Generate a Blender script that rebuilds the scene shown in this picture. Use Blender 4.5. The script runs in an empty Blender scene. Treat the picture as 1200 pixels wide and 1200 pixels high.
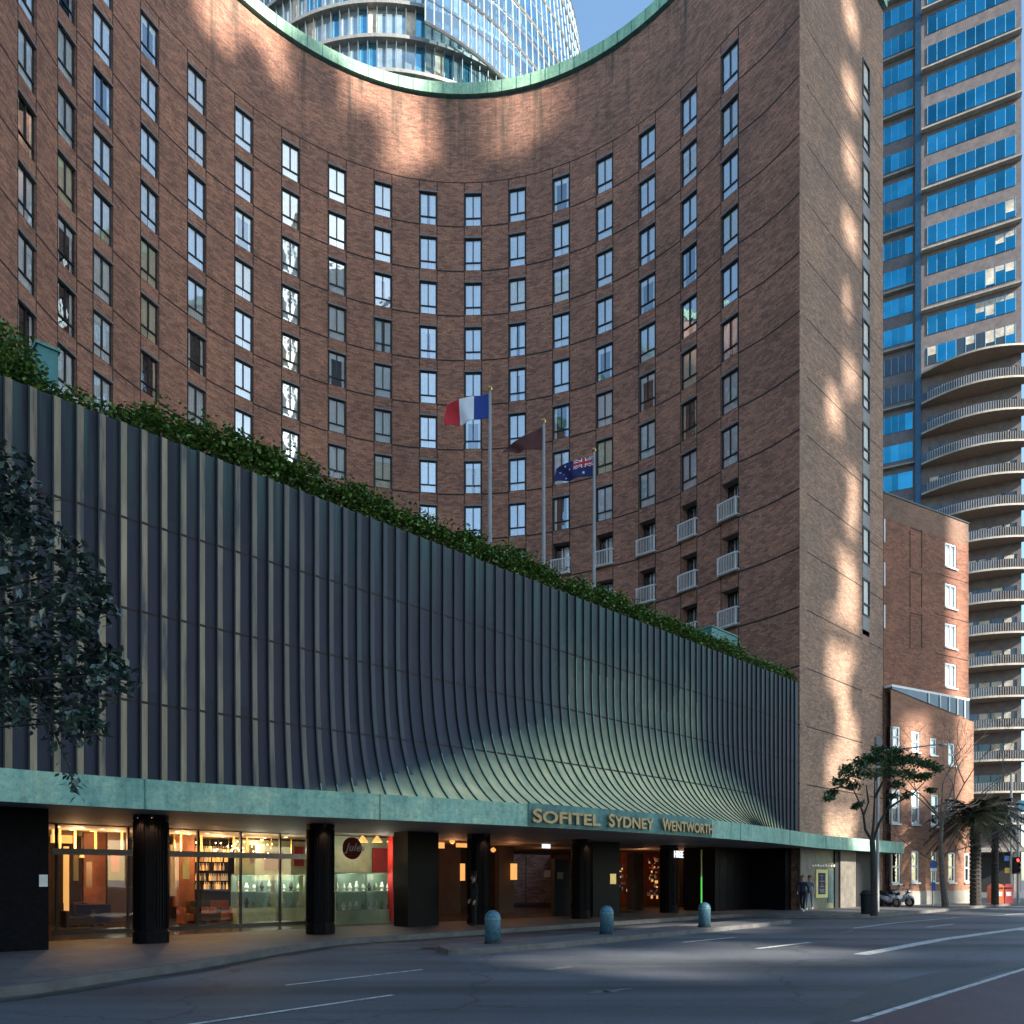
import bpy, math, random
from mathutils import Vector, Matrix, noise
random.seed(7)
R = math.radians
F = 900.0; HOR = 1030.0; E = 1.75          # focal length and horizon of the photograph, eye height over the road
scene = bpy.context.scene
COL = scene.collection

# ------------------------------------------------------------------ camera, sky, sun, exposure
cam_d = bpy.data.cameras.new("camera"); cam = bpy.data.objects.new("camera", cam_d); COL.objects.link(cam)
cam.location = (0, 0, E); cam.rotation_euler = (R(90), 0, 0)
cam_d.sensor_width = 36; cam_d.lens = 27.0; cam_d.shift_y = 430/1200.0
cam_d.clip_start = 0.1; cam_d.clip_end = 5000
scene.camera = cam

LH = Vector((0.751, -0.660, 0)); LH.normalize()
ET = Vector((-LH.y, LH.x, 0))
ELEV = 28.0
world = bpy.data.worlds.new("World"); scene.world = world; world.use_nodes = True
nt = world.node_tree
sky = nt.nodes.new('ShaderNodeTexSky'); sky.sky_type = 'NISHITA'; sky.sun_disc = False
sky.sun_elevation = R(ELEV); sky.sun_rotation = math.atan2(LH.x, LH.y)
bg = nt.nodes['Background']; 
tint = nt.nodes.new('ShaderNodeMix'); tint.data_type = 'RGBA'; tint.blend_type = 'MULTIPLY'; tint.inputs[0].default_value = 1; tint.inputs[7].default_value = (.90, 1.02, 1.02, 1)
nt.links.new(sky.outputs[0], tint.inputs[6]); nt.links.new(tint.outputs[2], bg.inputs[0]); bg.inputs[1].default_value = 0.13
sd = bpy.data.lights.new("sun", 'SUN'); sd.energy = 4.6; sd.angle = R(0.5); sd.color = (1.0, 0.92, 0.80)
so = bpy.data.objects.new("sun", sd); COL.objects.link(so)
Ldir = (LH*math.cos(R(ELEV)) + Vector((0, 0, math.sin(R(ELEV))))).normalized()
so.rotation_euler = Ldir.to_track_quat('Z', 'Y').to_euler(); so.location = (40, -40, 60)
vs = scene.view_settings; vs.view_transform = 'Standard'; vs.look = 'None'; vs.gamma = 1; vs.exposure = 1.55
vs.use_curve_mapping = False

# ------------------------------------------------------------------ node helpers and materials
def newmat(name):
    m = bpy.data.materials.new(name); m.use_nodes = True
    return m, m.node_tree, m.node_tree.nodes['Principled BSDF']
def ramp(nt, fac, stops):
    r = nt.nodes.new('ShaderNodeValToRGB'); e = r.color_ramp.elements
    e[0].position, e[0].color = stops[0][0], (*stops[0][1], 1)
    e[1].position, e[1].color = stops[-1][0], (*stops[-1][1], 1)
    for p, c in stops[1:-1]:
        k = e.new(p); k.color = (*c, 1)
    nt.links.new(fac, r.inputs[0]); return r.outputs[0]
def noise_tex(nt, vec, scale, detail=4, rough=.6, mapscale=None):
    n = nt.nodes.new('ShaderNodeTexNoise'); n.inputs['Scale'].default_value = scale
    n.inputs['Detail'].default_value = detail; n.inputs['Roughness'].default_value = rough
    if mapscale:
        mp = nt.nodes.new('ShaderNodeMapping'); mp.inputs['Scale'].default_value = mapscale
        nt.links.new(vec, mp.inputs[0]); vec = mp.outputs[0]
    nt.links.new(vec, n.inputs['Vector']); return n.outputs[0]
def mix(nt, fac, a, b, mode='MIX'):
    m = nt.nodes.new('ShaderNodeMix'); m.data_type = 'RGBA'; m.blend_type = mode
    for s, v in ((0, fac), (6, a), (7, b)):
        if hasattr(v, 'links'): nt.links.new(v, m.inputs[s])
        elif s == 0: m.inputs[0].default_value = v
        else: m.inputs[s].default_value = (*v, 1)
    return m.outputs[2]
def math_n(nt, op, a, b=None, clamp=False):
    m = nt.nodes.new('ShaderNodeMath'); m.operation = op; m.use_clamp = clamp
    for i, v in ((0, a), (1, b)):
        if v is None: continue
        if hasattr(v, 'links'): nt.links.new(v, m.inputs[i])
        else: m.inputs[i].default_value = v
    return m.outputs[0]
def bump(nt, b, h, strength=.3, dist=.02):
    n = nt.nodes.new('ShaderNodeBump'); n.inputs['Strength'].default_value = strength; n.inputs['Distance'].default_value = dist
    nt.links.new(h, n.inputs['Height']); nt.links.new(n.outputs[0], b.inputs['Normal'])
def tc(nt, which='Object'):
    return nt.nodes.new('ShaderNodeTexCoord').outputs[which]
def simple(name, col, rough=.6, metal=0, var=.25, scale=3.0, bmp=0, spec=.5):
    m, nt, b = newmat(name); v = tc(nt)
    n = noise_tex(nt, v, scale, 5, .65)
    lo = tuple(c*(1-var) for c in col); hi = tuple(min(1, c*(1+var)) for c in col)
    nt.links.new(ramp(nt, n, [(.3, lo), (.7, hi)]), b.inputs['Base Color'])
    b.inputs['Roughness'].default_value = rough; b.inputs['Metallic'].default_value = metal
    b.inputs['Specular IOR Level'].default_value = spec
    if bmp: bump(nt, b, n, bmp)
    return m
def emis(name, col, s):
    m, nt, b = newmat(name); b.inputs['Base Color'].default_value = (*col, 1)
    b.inputs['Emission Color'].default_value = (*col, 1); b.inputs['Emission Strength'].default_value = s
    return m
def brick(name, c1, c2, mortar, stain=False):
    m, nt, b = newmat(name); uv = tc(nt, 'UV')
    bt = nt.nodes.new('ShaderNodeTexBrick'); nt.links.new(uv, bt.inputs[0])
    bt.inputs['Color1'].default_value = (*c1, 1); bt.inputs['Color2'].default_value = (*c2, 1)
    bt.inputs['Mortar'].default_value = (*mortar, 1); bt.inputs['Scale'].default_value = 1
    bt.inputs['Mortar Size'].default_value = .010; bt.inputs['Bias'].default_value = -.1
    bt.inputs['Brick Width'].default_value = .36; bt.inputs['Row Height'].default_value = .12
    n1 = noise_tex(nt, uv, .22, 5, .65); c = mix(nt, 1, bt.outputs[0], ramp(nt, n1, [(.3, (.72, .74, .78)), (.7, (1.18, 1.12, 1.06))]), 'MULTIPLY')
    n2 = noise_tex(nt, uv, 1.6, 4, .7, (1, 2, 1)); c = mix(nt, 1, c, ramp(nt, n2, [(.32, (.86, .86, .88)), (.72, (1.14, 1.13, 1.11))]), 'MULTIPLY')
    n4 = noise_tex(nt, uv, 7.5, 3, .7, (1, 2.4, 1)); c = mix(nt, 1, c, ramp(nt, n4, [(.33, (.60, .60, .62)), (.5, (1, 1, 1)), (.68, (1.45, 1.40, 1.34))]), 'MULTIPLY')
    if stain:
        n3 = noise_tex(nt, uv, 1.0, 4, .7, (1.1, .05, 1)); sep = nt.nodes.new('ShaderNodeSeparateXYZ'); nt.links.new(uv, sep.inputs[0])
        top = nt.nodes.new('ShaderNodeMapRange'); nt.links.new(sep.outputs[1], top.inputs[0])
        top.inputs[1].default_value = 47.5; top.inputs[2].default_value = 55
        f = math_n(nt, 'MULTIPLY', ramp(nt, n3, [(.5, (0, 0, 0)), (.66, (1, 1, 1))]), top.outputs[0])
        c = mix(nt, f, c, (.055, .060, .048))
    nt.links.new(c, b.inputs['Base Color']); b.inputs['Roughness'].default_value = .85
    b.inputs['Specular IOR Level'].default_value = .25
    bump(nt, b, bt.outputs[1], -.4, .02)
    return m
M = {}
M['brick'] = brick('brown brick', (.450, .225, .152), (.215, .108, .080), (.220, .155, .125), True)
M['brick_end'] = brick('brown brick end wall', (.37, .24, .17), (.22, .142, .105), (.25, .18, .14))
M['brick_red'] = brick('orange brick', (.30, .135, .088), (.17, .078, .054), (.20, .125, .095))
M['brick_low'] = brick('tan orange brick', (.36, .19, .125), (.22, .11, .075), (.26, .17, .13))
M['brick_pale'] = brick('weathered brick', (.24, .15, .11), (.19, .12, .09), (.2, .13, .1))
M['joint'] = simple('dark joint', (.030, .020, .018), .9)
M['lintel'] = simple('window lintel metal', (.20, .18, .17), .6)
M['frame_dark'] = simple('dark bronze frame', (.018, .022, .026), .4, .3)
M['frame_white'] = simple('white painted frame', (.62, .62, .62), .5, 0, .08)
M['white'] = simple('white paint', (.75, .74, .72), .5, 0, .08)
M['dark'] = simple('dark room', (.012, .012, .014), .7)
M['black_stone'] = simple('black polished granite', (.006, .006, .008), .40, 0, .5, 14, 0, .06)
M['steel_dark'] = simple('worn iron', (.035, .033, .032), .5, .6, .4, 9)
M['steel'] = simple('galvanised steel', (.28, .29, .30), .4, .8, .15)
M['pole'] = simple('grey pole paint', (.30, .30, .31), .5, .3, .15)
M['brass'] = simple('brass', (.55, .38, .16), .3, 1, .15)
M['curtain'] = simple('pale curtain', (.88, .90, .93), .9, 0, .08, 6)
M['curtain_warm'] = simple('cream curtain', (.86, .78, .62), .9, 0, .15, 6)
def glass(name, tint=(1, 1, 1), f0=.16, rough=.02, wav=0.0, trans=(.80, .86, .88)):
    m = bpy.data.materials.new(name); m.use_nodes = True; nt = m.node_tree
    for n in list(nt.nodes): nt.nodes.remove(n)
    o = nt.nodes.new('ShaderNodeOutputMaterial'); mx = nt.nodes.new('ShaderNodeMixShader')
    g = nt.nodes.new('ShaderNodeBsdfGlossy'); g.inputs[0].default_value = (*tint, 1); g.inputs['Roughness'].default_value = rough
    t = nt.nodes.new('ShaderNodeBsdfTransparent'); t.inputs[0].default_value = (*trans, 1)
    fr = nt.nodes.new('ShaderNodeFresnel'); fr.inputs[0].default_value = 1.5
    f = math_n(nt, 'ADD', fr.outputs[0], f0, True)
    if wav:
        n = noise_tex(nt, tc(nt), .55, 3, .5); bp = nt.nodes.new('ShaderNodeBump'); bp.inputs['Strength'].default_value = wav; bp.inputs['Distance'].default_value = .05
        nt.links.new(n, bp.inputs['Height']); nt.links.new(bp.outputs[0], g.inputs['Normal'])
    nt.links.new(f, mx.inputs[0]); nt.links.new(t.outputs[0], mx.inputs[1]); nt.links.new(g.outputs[0], mx.inputs[2]); nt.links.new(mx.outputs[0], o.inputs[0])
    return m
M['slit_glass'] = glass('slit window glass', (.88, .95, 1), .04, .05, .2, (.98, 1, 1))
M['glass'] = glass('window glass', (.88, .95, 1), .24, .02, .25, (.98,.99,1))
M['shop_glass'] = glass('shopfront glass', (1, 1, 1), .02, .01, 0, (.9, .92, .9))
def blue_glass(nm='blue mirror glass', k=1.0):
    m, nt, b = newmat(nm)
    v = tc(nt)
    n = noise_tex(nt, v, .25, 2, .5, (1, 1, 1.6))
    nt.links.new(ramp(nt, n, [(.3, (.018*k, .19*k, .29*k)), (.7, (.04*k, .26*k, .37*k))]), b.inputs['Base Color'])
    b.inputs['Metallic'].default_value = 1.0; b.inputs['Roughness'].default_value = .07
    n2 = noise_tex(nt, v, .55, 3, .6); bump(nt, b, n2, .25, .06)
    return m
M['blue_glass'] = blue_glass(); M['blue_glass_b'] = blue_glass('darker blue mirror glass', .72); M['blue_glass_c'] = blue_glass('lighter blue mirror glass', 1.3)
M['grey_glass'] = simple('grey tower glass', (.06, .075, .09), .10, .6, .3, .4)
def granite():
    m, nt, b = newmat('grey pink granite'); v = tc(nt)
    n = noise_tex(nt, v, 1.2, 6, .8)
    c = ramp(nt, n, [(.3, (.085, .070, .072)), (.5, (.140, .115, .113)), (.72, (.20, .168, .16))])
    nt.links.new(c, b.inputs['Base Color']); b.inputs['Roughness'].default_value = .6
    return m
M['granite'] = granite()
M['concrete'] = simple('pale concrete', (.30, .275, .24), .8, 0, .25, 1.5)
M['soffit'] = simple('soffit paint', (.19, .185, .19), .7, 0, .12, .6)
def clad():
    m, nt, b = newmat('dark oxidised copper cladding'); uv = tc(nt, 'UV')
    sep = nt.nodes.new('ShaderNodeSeparateXYZ'); nt.links.new(uv, sep.inputs[0])
    at = nt.nodes.new('ShaderNodeAttribute'); at.attribute_name = 'patina'
    n1 = noise_tex(nt, uv, 1.0, 5, .65, (.9, .12, 1)); base = ramp(nt, n1, [(.3, (.020, .025, .038)), (.55, (.032, .033, .049)), (.75, (.046, .042, .058))])
    # each tray of copper weathered its own tone
    wn = nt.nodes.new('ShaderNodeTexWhiteNoise'); wn.noise_dimensions = '2D'
    sx = math_n(nt, 'FLOOR', math_n(nt, 'MULTIPLY', sep.outputs[0], 1/.4338)); sy = math_n(nt, 'FLOOR', math_n(nt, 'MULTIPLY', sep.outputs[1], .5))
    cv = nt.nodes.new('ShaderNodeCombineXYZ'); nt.links.new(sx, cv.inputs[0]); nt.links.new(sy, cv.inputs[1]); nt.links.new(cv.outputs[0], wn.inputs['Vector'])
    base = mix(nt, 1, base, ramp(nt, wn.outputs[0], [(0, (.80, .84, .86)), (1, (1.18, 1.12, 1.15))]), 'MULTIPLY')
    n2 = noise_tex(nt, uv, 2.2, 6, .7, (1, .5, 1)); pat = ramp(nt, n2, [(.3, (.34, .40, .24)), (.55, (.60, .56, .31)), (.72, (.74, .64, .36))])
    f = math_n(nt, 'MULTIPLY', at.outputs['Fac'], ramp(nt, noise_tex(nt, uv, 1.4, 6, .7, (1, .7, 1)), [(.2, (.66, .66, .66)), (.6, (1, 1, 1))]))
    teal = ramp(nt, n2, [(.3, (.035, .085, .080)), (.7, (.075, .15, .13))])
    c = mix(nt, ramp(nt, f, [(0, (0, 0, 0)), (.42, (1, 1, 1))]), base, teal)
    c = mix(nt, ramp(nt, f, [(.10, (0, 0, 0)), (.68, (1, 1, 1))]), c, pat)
    # green runs below the coping
    n3 = noise_tex(nt, uv, 1.0, 3, .6, (2.3, .10, 1)); tp = nt.nodes.new('ShaderNodeMapRange'); nt.links.new(sep.outputs[1], tp.inputs[0])
    tp.inputs[1].default_value = 9.3; tp.inputs[2].default_value = 12.2
    c = mix(nt, math_n(nt, 'MULTIPLY', ramp(nt, n3, [(.44, (0, 0, 0)), (.66, (.8, .8, .8))]), tp.outputs[0]), c, (.055, .14, .12))
    nt.links.new(c, b.inputs['Base Color']); b.inputs['Metallic'].default_value = 0
    b.inputs['Roughness'].default_value = .55; b.inputs['Specular IOR Level'].default_value = .22
    return m
M['clad'] = clad()
def tan_reflection_strip():
    m, nt, b = newmat('rib flank with painted tan reflection'); uv = tc(nt, 'UV')
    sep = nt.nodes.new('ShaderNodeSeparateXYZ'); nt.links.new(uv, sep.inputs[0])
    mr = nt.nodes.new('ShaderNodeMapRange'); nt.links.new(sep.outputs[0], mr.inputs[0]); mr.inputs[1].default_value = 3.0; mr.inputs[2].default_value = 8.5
    n = noise_tex(nt, uv, 1.2, 4, .6, (3, .3, 1)); c1 = ramp(nt, n, [(.36, (.05, .05, .055)), (.47, (.17, .135, .09)), (.7, (.30, .24, .155))])  # tan reflection painted into the rib flanks, fading out along the wall
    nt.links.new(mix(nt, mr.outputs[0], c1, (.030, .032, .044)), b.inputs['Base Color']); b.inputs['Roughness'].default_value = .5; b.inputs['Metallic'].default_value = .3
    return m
M['strip'] = tan_reflection_strip()
M['rib'] = simple('rib edge copper', (.016, .021, .026), .5, .3, .3, 2)
M['rib_green'] = simple('rib green edge', (.12, .26, .22), .6, .1, .3, 2)
def verdigris(name, a, b_, c_):
    m, nt, b = newmat(name); v = tc(nt)
    n = noise_tex(nt, v, .7, 8, .78); col = ramp(nt, n, [(.3, a), (.5, b_), (.7, c_)])
    st_ = noise_tex(nt, v, 3.0, 4, .7, (1, 1, .12)); col = mix(nt, 1, col, ramp(nt, st_, [(.35, (.70, .74, .74)), (.55, (1, 1, 1)), (.7, (1.18, 1.15, 1.05))]), 'MULTIPLY')
    w = noise_tex(nt, v, 7.5, 8, .8); col = mix(nt, 1, col, ramp(nt, w, [(.35, (.62, .66, .66)), (.5, (1, 1, 1)), (.62, (1.15, 1.12, 1.1))]), 'MULTIPLY')
    r = noise_tex(nt, v, 1.6, 4, .7, (1, 1, .15)); col = mix(nt, ramp(nt, r, [(.66, (0, 0, 0)), (.78, (.6, .6, .6))]), col, (.20, .13, .05))
    nt.links.new(col, b.inputs['Base Color']); b.inputs['Roughness'].default_value = .7
    return m
M['verdigris'] = verdigris('verdigris copper', (.15, .34, .29), (.26, .46, .37), (.48, .62, .43))
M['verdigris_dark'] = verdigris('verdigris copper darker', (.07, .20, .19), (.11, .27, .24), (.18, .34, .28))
M['cornice'] = verdigris('cornice copper', (.20, .42, .27), (.30, .52, .36), (.42, .58, .42))
def asphalt(name, c, c2, patch=True):
    m, nt, b = newmat(name); v = tc(nt)
    n = noise_tex(nt, v, .25, 6, .7, (1, .45, 1)); n2 = noise_tex(nt, v, 14, 3, .8); n3 = noise_tex(nt, v, 70, 2, .6)
    col = ramp(nt, n, [(.3, c), (.7, c2)])
    col = mix(nt, 1, col, ramp(nt, n2, [(.3, (.75, .75, .75)), (.7, (1.25, 1.25, 1.25))]), 'MULTIPLY')
    col = mix(nt, 1, col, ramp(nt, n3, [(.3, (.7, .7, .7)), (.7, (1.3, 1.3, 1.3))]), 'MULTIPLY')
    if patch:
        ln = noise_tex(nt, v, .55, 4, .6, (1, 1, 1)); mp2 = nt.nodes.new('ShaderNodeMapping'); mp2.inputs['Rotation'].default_value = (0, 0, R(-46)); mp2.inputs['Scale'].default_value = (.03, .55, 1)
        nt.links.new(v, mp2.inputs[0]); l2 = nt.nodes.new('ShaderNodeTexNoise'); l2.inputs['Scale'].default_value = 1.0; l2.inputs['Detail'].default_value = 5; nt.links.new(mp2.outputs[0], l2.inputs['Vector'])
        col = mix(nt, 1, col, ramp(nt, l2.outputs[0], [(.36, (.48, .50, .52)), (.5, (1, 1, 1)), (.62, (1.42, 1.38, 1.34))]), 'MULTIPLY')
        ns = noise_tex(nt, v, 1.1, 5, .7); col = mix(nt, ramp(nt, ns, [(.66, (0, 0, 0)), (.74, (.65, .65, .65))]), col, (.020, .020, .021))
        vo = nt.nodes.new('ShaderNodeTexVoronoi'); vo.feature = 'DISTANCE_TO_EDGE'; vo.inputs['Scale'].default_value = .16
        wv = nt.nodes.new('ShaderNodeVectorMath'); wv.operation = 'ADD'; nn = nt.nodes.new('ShaderNodeTexNoise'); nn.inputs['Scale'].default_value = 1.3; nn.inputs['Detail'].default_value = 6
        nt.links.new(v, nn.inputs['Vector']); nt.links.new(v, wv.inputs[0]); nt.links.new(nn.outputs[1], wv.inputs[1]); nt.links.new(wv.outputs[0], vo.inputs['Vector'])
        col = mix(nt, ramp(nt, vo.outputs[0], [(.0, (.7, .7, .7)), (.006, (0, 0, 0))]), col, (.012, .012, .013))
    nt.links.new(col, b.inputs['Base Color'])
    nt.links.new(ramp(nt, n, [(.3, (.55, .55, .55)), (.7, (.8, .8, .8))]), b.inputs['Roughness'])
    bump(nt, b, n3, .35, .01); return m
M['asphalt'] = asphalt('asphalt', (.050, .056, .066), (.078, .084, .096))
M['asphalt_red'] = asphalt('dull red bus lane asphalt', (.060, .034, .040), (.085, .050, .055), False)
M['asphalt_old'] = asphalt('older patched asphalt', (.040, .045, .048), (.058, .064, .068), False)
def paving():
    m, nt, b = newmat('grey paving'); v = tc(nt)
    mp = nt.nodes.new('ShaderNodeMapping'); mp.inputs['Rotation'].default_value = (0, 0, R(-44)); nt.links.new(v, mp.inputs[0])
    bt = nt.nodes.new('ShaderNodeTexBrick'); nt.links.new(mp.outputs[0], bt.inputs[0]); bt.inputs['Scale'].default_value = 1
    bt.inputs['Color1'].default_value = (.105, .10, .10, 1); bt.inputs['Color2'].default_value = (.085, .083, .085, 1); bt.inputs['Mortar'].default_value = (.035, .034, .034, 1)
    bt.inputs['Brick Width'].default_value = .9; bt.inputs['Row Height'].default_value = .6; bt.inputs['Mortar Size'].default_value = .012
    n = noise_tex(nt, v, 1.3, 7, .75); c = mix(nt, 1, bt.outputs[0], ramp(nt, n, [(.3, (.7, .7, .72)), (.7, (1.3, 1.3, 1.3))]), 'MULTIPLY')
    nt.links.new(c, b.inputs['Base Color']); b.inputs['Roughness'].default_value = .6; return m
M['paving'] = paving()
M['gutter'] = simple('damp dirty gutter', (.032, .031, .030), .45, 0, .55, 2.5)
M['kerb'] = simple('kerb stone', (.105, .10, .095), .8, 0, .35, 2.2)
def marking():
    m, nt, b = newmat('worn road paint'); v = tc(nt); n = noise_tex(nt, v, 6, 8, .8)
    nt.links.new(ramp(nt, n, [(.36, (.09, .09, .09)), (.5, (.46, .46, .44)), (.7, (.66, .65, .62))]), b.inputs['Base Color']); b.inputs['Roughness'].default_value = .7; return m
M['marking'] = marking()
M['marking_faint'] = simple('faded road paint', (.12, .12, .12), .8, 0, .45, 8)
def leafm(name, cols, rough=.5, spec=.5):
    m, nt, b = newmat(name); at = nt.nodes.new('ShaderNodeAttribute'); at.attribute_name = 'leaf'
    nt.links.new(ramp(nt, at.outputs['Fac'], [(i/(len(cols)-1), c) for i, c in enumerate(cols)]), b.inputs['Base Color'])
    b.inputs['Roughness'].default_value = rough; b.inputs['Specular IOR Level'].default_value = spec
    return m
M['leaf_dark'] = leafm('dark glossy leaves', [(.014, .028, .024), (.030, .058, .042), (.075, .115, .085)], .30, .8)
M['leaf_hedge'] = leafm('hedge leaves', [(.030, .070, .014), (.080, .165, .030), (.19, .31, .06)], .5)
M['leaf_dry'] = leafm('dry leaves', [(.10, .055, .03), (.16, .09, .05), (.22, .15, .09)])
M['leaf_street'] = leafm('street tree leaves', [(.018, .050, .018), (.040, .095, .030), (.07, .15, .045)], .5)
M['leaf_palm'] = leafm('palm leaves', [(.010, .018, .012), (.022, .034, .022), (.10, .11, .08)], .5)
M['bark'] = simple('bark', (.035, .029, .025), .9, 0, .4, 6)
M['bark_pale'] = simple('grey bark', (.10, .085, .07), .9, 0, .4, 6)
M['bollard'] = simple('blue speckled bollard', (.055, .135, .185), .5, .2, .55, 16)
M['gold_letter'] = simple('aged gold letters', (.33, .24, .125), .5, .5, .25, 8)
M['sign_panel'] = verdigris('sign backing panel', (.05, .15, .15), (.085, .21, .20), (.14, .28, .25))
M['red'] = simple('red panel', (.55, .025, .02), .5, 0, .15)
M['dark_red'] = simple('deep red sign', (.22, .018, .02), .5, 0, .15)
M['wood'] = simple('warm timber panel', (.26, .085, .03), .5, 0, .3, 2)
M['lobby_floor'] = simple('polished lobby floor', (.10, .065, .045), .18, 0, .3, 1)
M['lobby_wall'] = simple('lobby brown wall', (.05, .026, .018), .7, 0, .4, 1)
M['beige'] = simple('lobby ceiling beige', (.32, .25, .18), .7, 0, .15)
M['shop_green'] = simple('pale green display wall', (.30, .36, .25), .6, 0, .25, 2)
M['lamp_warm'] = emis('warm lamp', (1, .62, .30), 6)
M['lamp_white'] = emis('white lamp', (1, .85, .6), 3)
M['lit_sign'] = emis('lit white sign', (.85, .92, 1), .45)
M['case_back_glow'] = emis('glowing green case back', (.12, .18, .13), .10)  # green light of the case put into its back panel as emission
M['green_glow'] = emis('green lit post', (.12, .9, .12), .2)
M['red_glow'] = emis('red signal lamp', (1, .04, .03), 3)
M['amber_glow'] = emis('yellow lit lantern', (1, .50, .15), .28)
M['yellow'] = simple('pale yellow frame', (.60, .55, .20), .6, 0, .12)
M['orange'] = simple('orange cabinet', (.60, .13, .03), .45, 0, .15)
M['pink'] = simple('crimson cabinet', (.50, .05, .05), .45, 0, .15)
M['blue_sign'] = simple('blue sign', (.02, .09, .35), .4, 0, .1)
M['yellow_sign'] = simple('amber sign', (.35, .22, .03), .5, 0, .1)
M['teal'] = simple('teal painted metal', (.055, .20, .20), .5, 0, .15)
M['skin'] = simple('skin', (.45, .26, .18), .6, 0, .08)
M['navy'] = simple('navy cloth', (.018, .022, .06), .9); M['black_cloth'] = simple('black cloth', (.010, .010, .012), .9)
M['jeans'] = simple('pale denim', (.16, .21, .28), .9, 0, .2, 20); M['grey_cloth'] = simple('grey cloth', (.22, .23, .26), .9); M['shoe'] = simple('white shoes', (.6, .6, .6), .7)
M['hair'] = simple('brown hair', (.06, .035, .02), .8); M['hair_red'] = simple('auburn hair', (.22, .08, .035), .8)
M['fr_blue'] = simple('flag blue', (.015, .045, .25), .8, 0, .05); M['fr_white'] = simple('flag white', (.75, .75, .78), .8, 0, .05); M['fr_red'] = simple('flag red', (.50, .02, .03), .8, 0, .05)
M['brown_flag'] = simple('dull brown flag', (.10, .035, .03), .9, 0, .2); M['au_blue'] = simple('dark blue flag', (.010, .015, .10), .8, 0, .05)
M['rubber'] = simple('rubber', (.012, .012, .013), .8); M['chrome'] = simple('chrome', (.6, .6, .62), .15, 1, .05); M['bike_white'] = simple('silver fairing', (.45, .46, .5), .3, .3, .1)
M['crown_glass'] = glass('crown glass', (.70, .88, 1), .28, .03, .2, (.55, .78, .88))
M['pale_glass'] = simple('pale green glass facade', (.34, .44, .48), .12, .55, .35, .35)
M['bluegrey_glass'] = simple('blue crown panel glass', (.12, .36, .52), .10, .75, .3, .3)
M['blinds_and_reflections'] = simple('cream blinds', (.48, .43, .36), .7, 0, .5, .8)  # cream blinds; on the granite tower painted in place of window reflections

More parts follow.
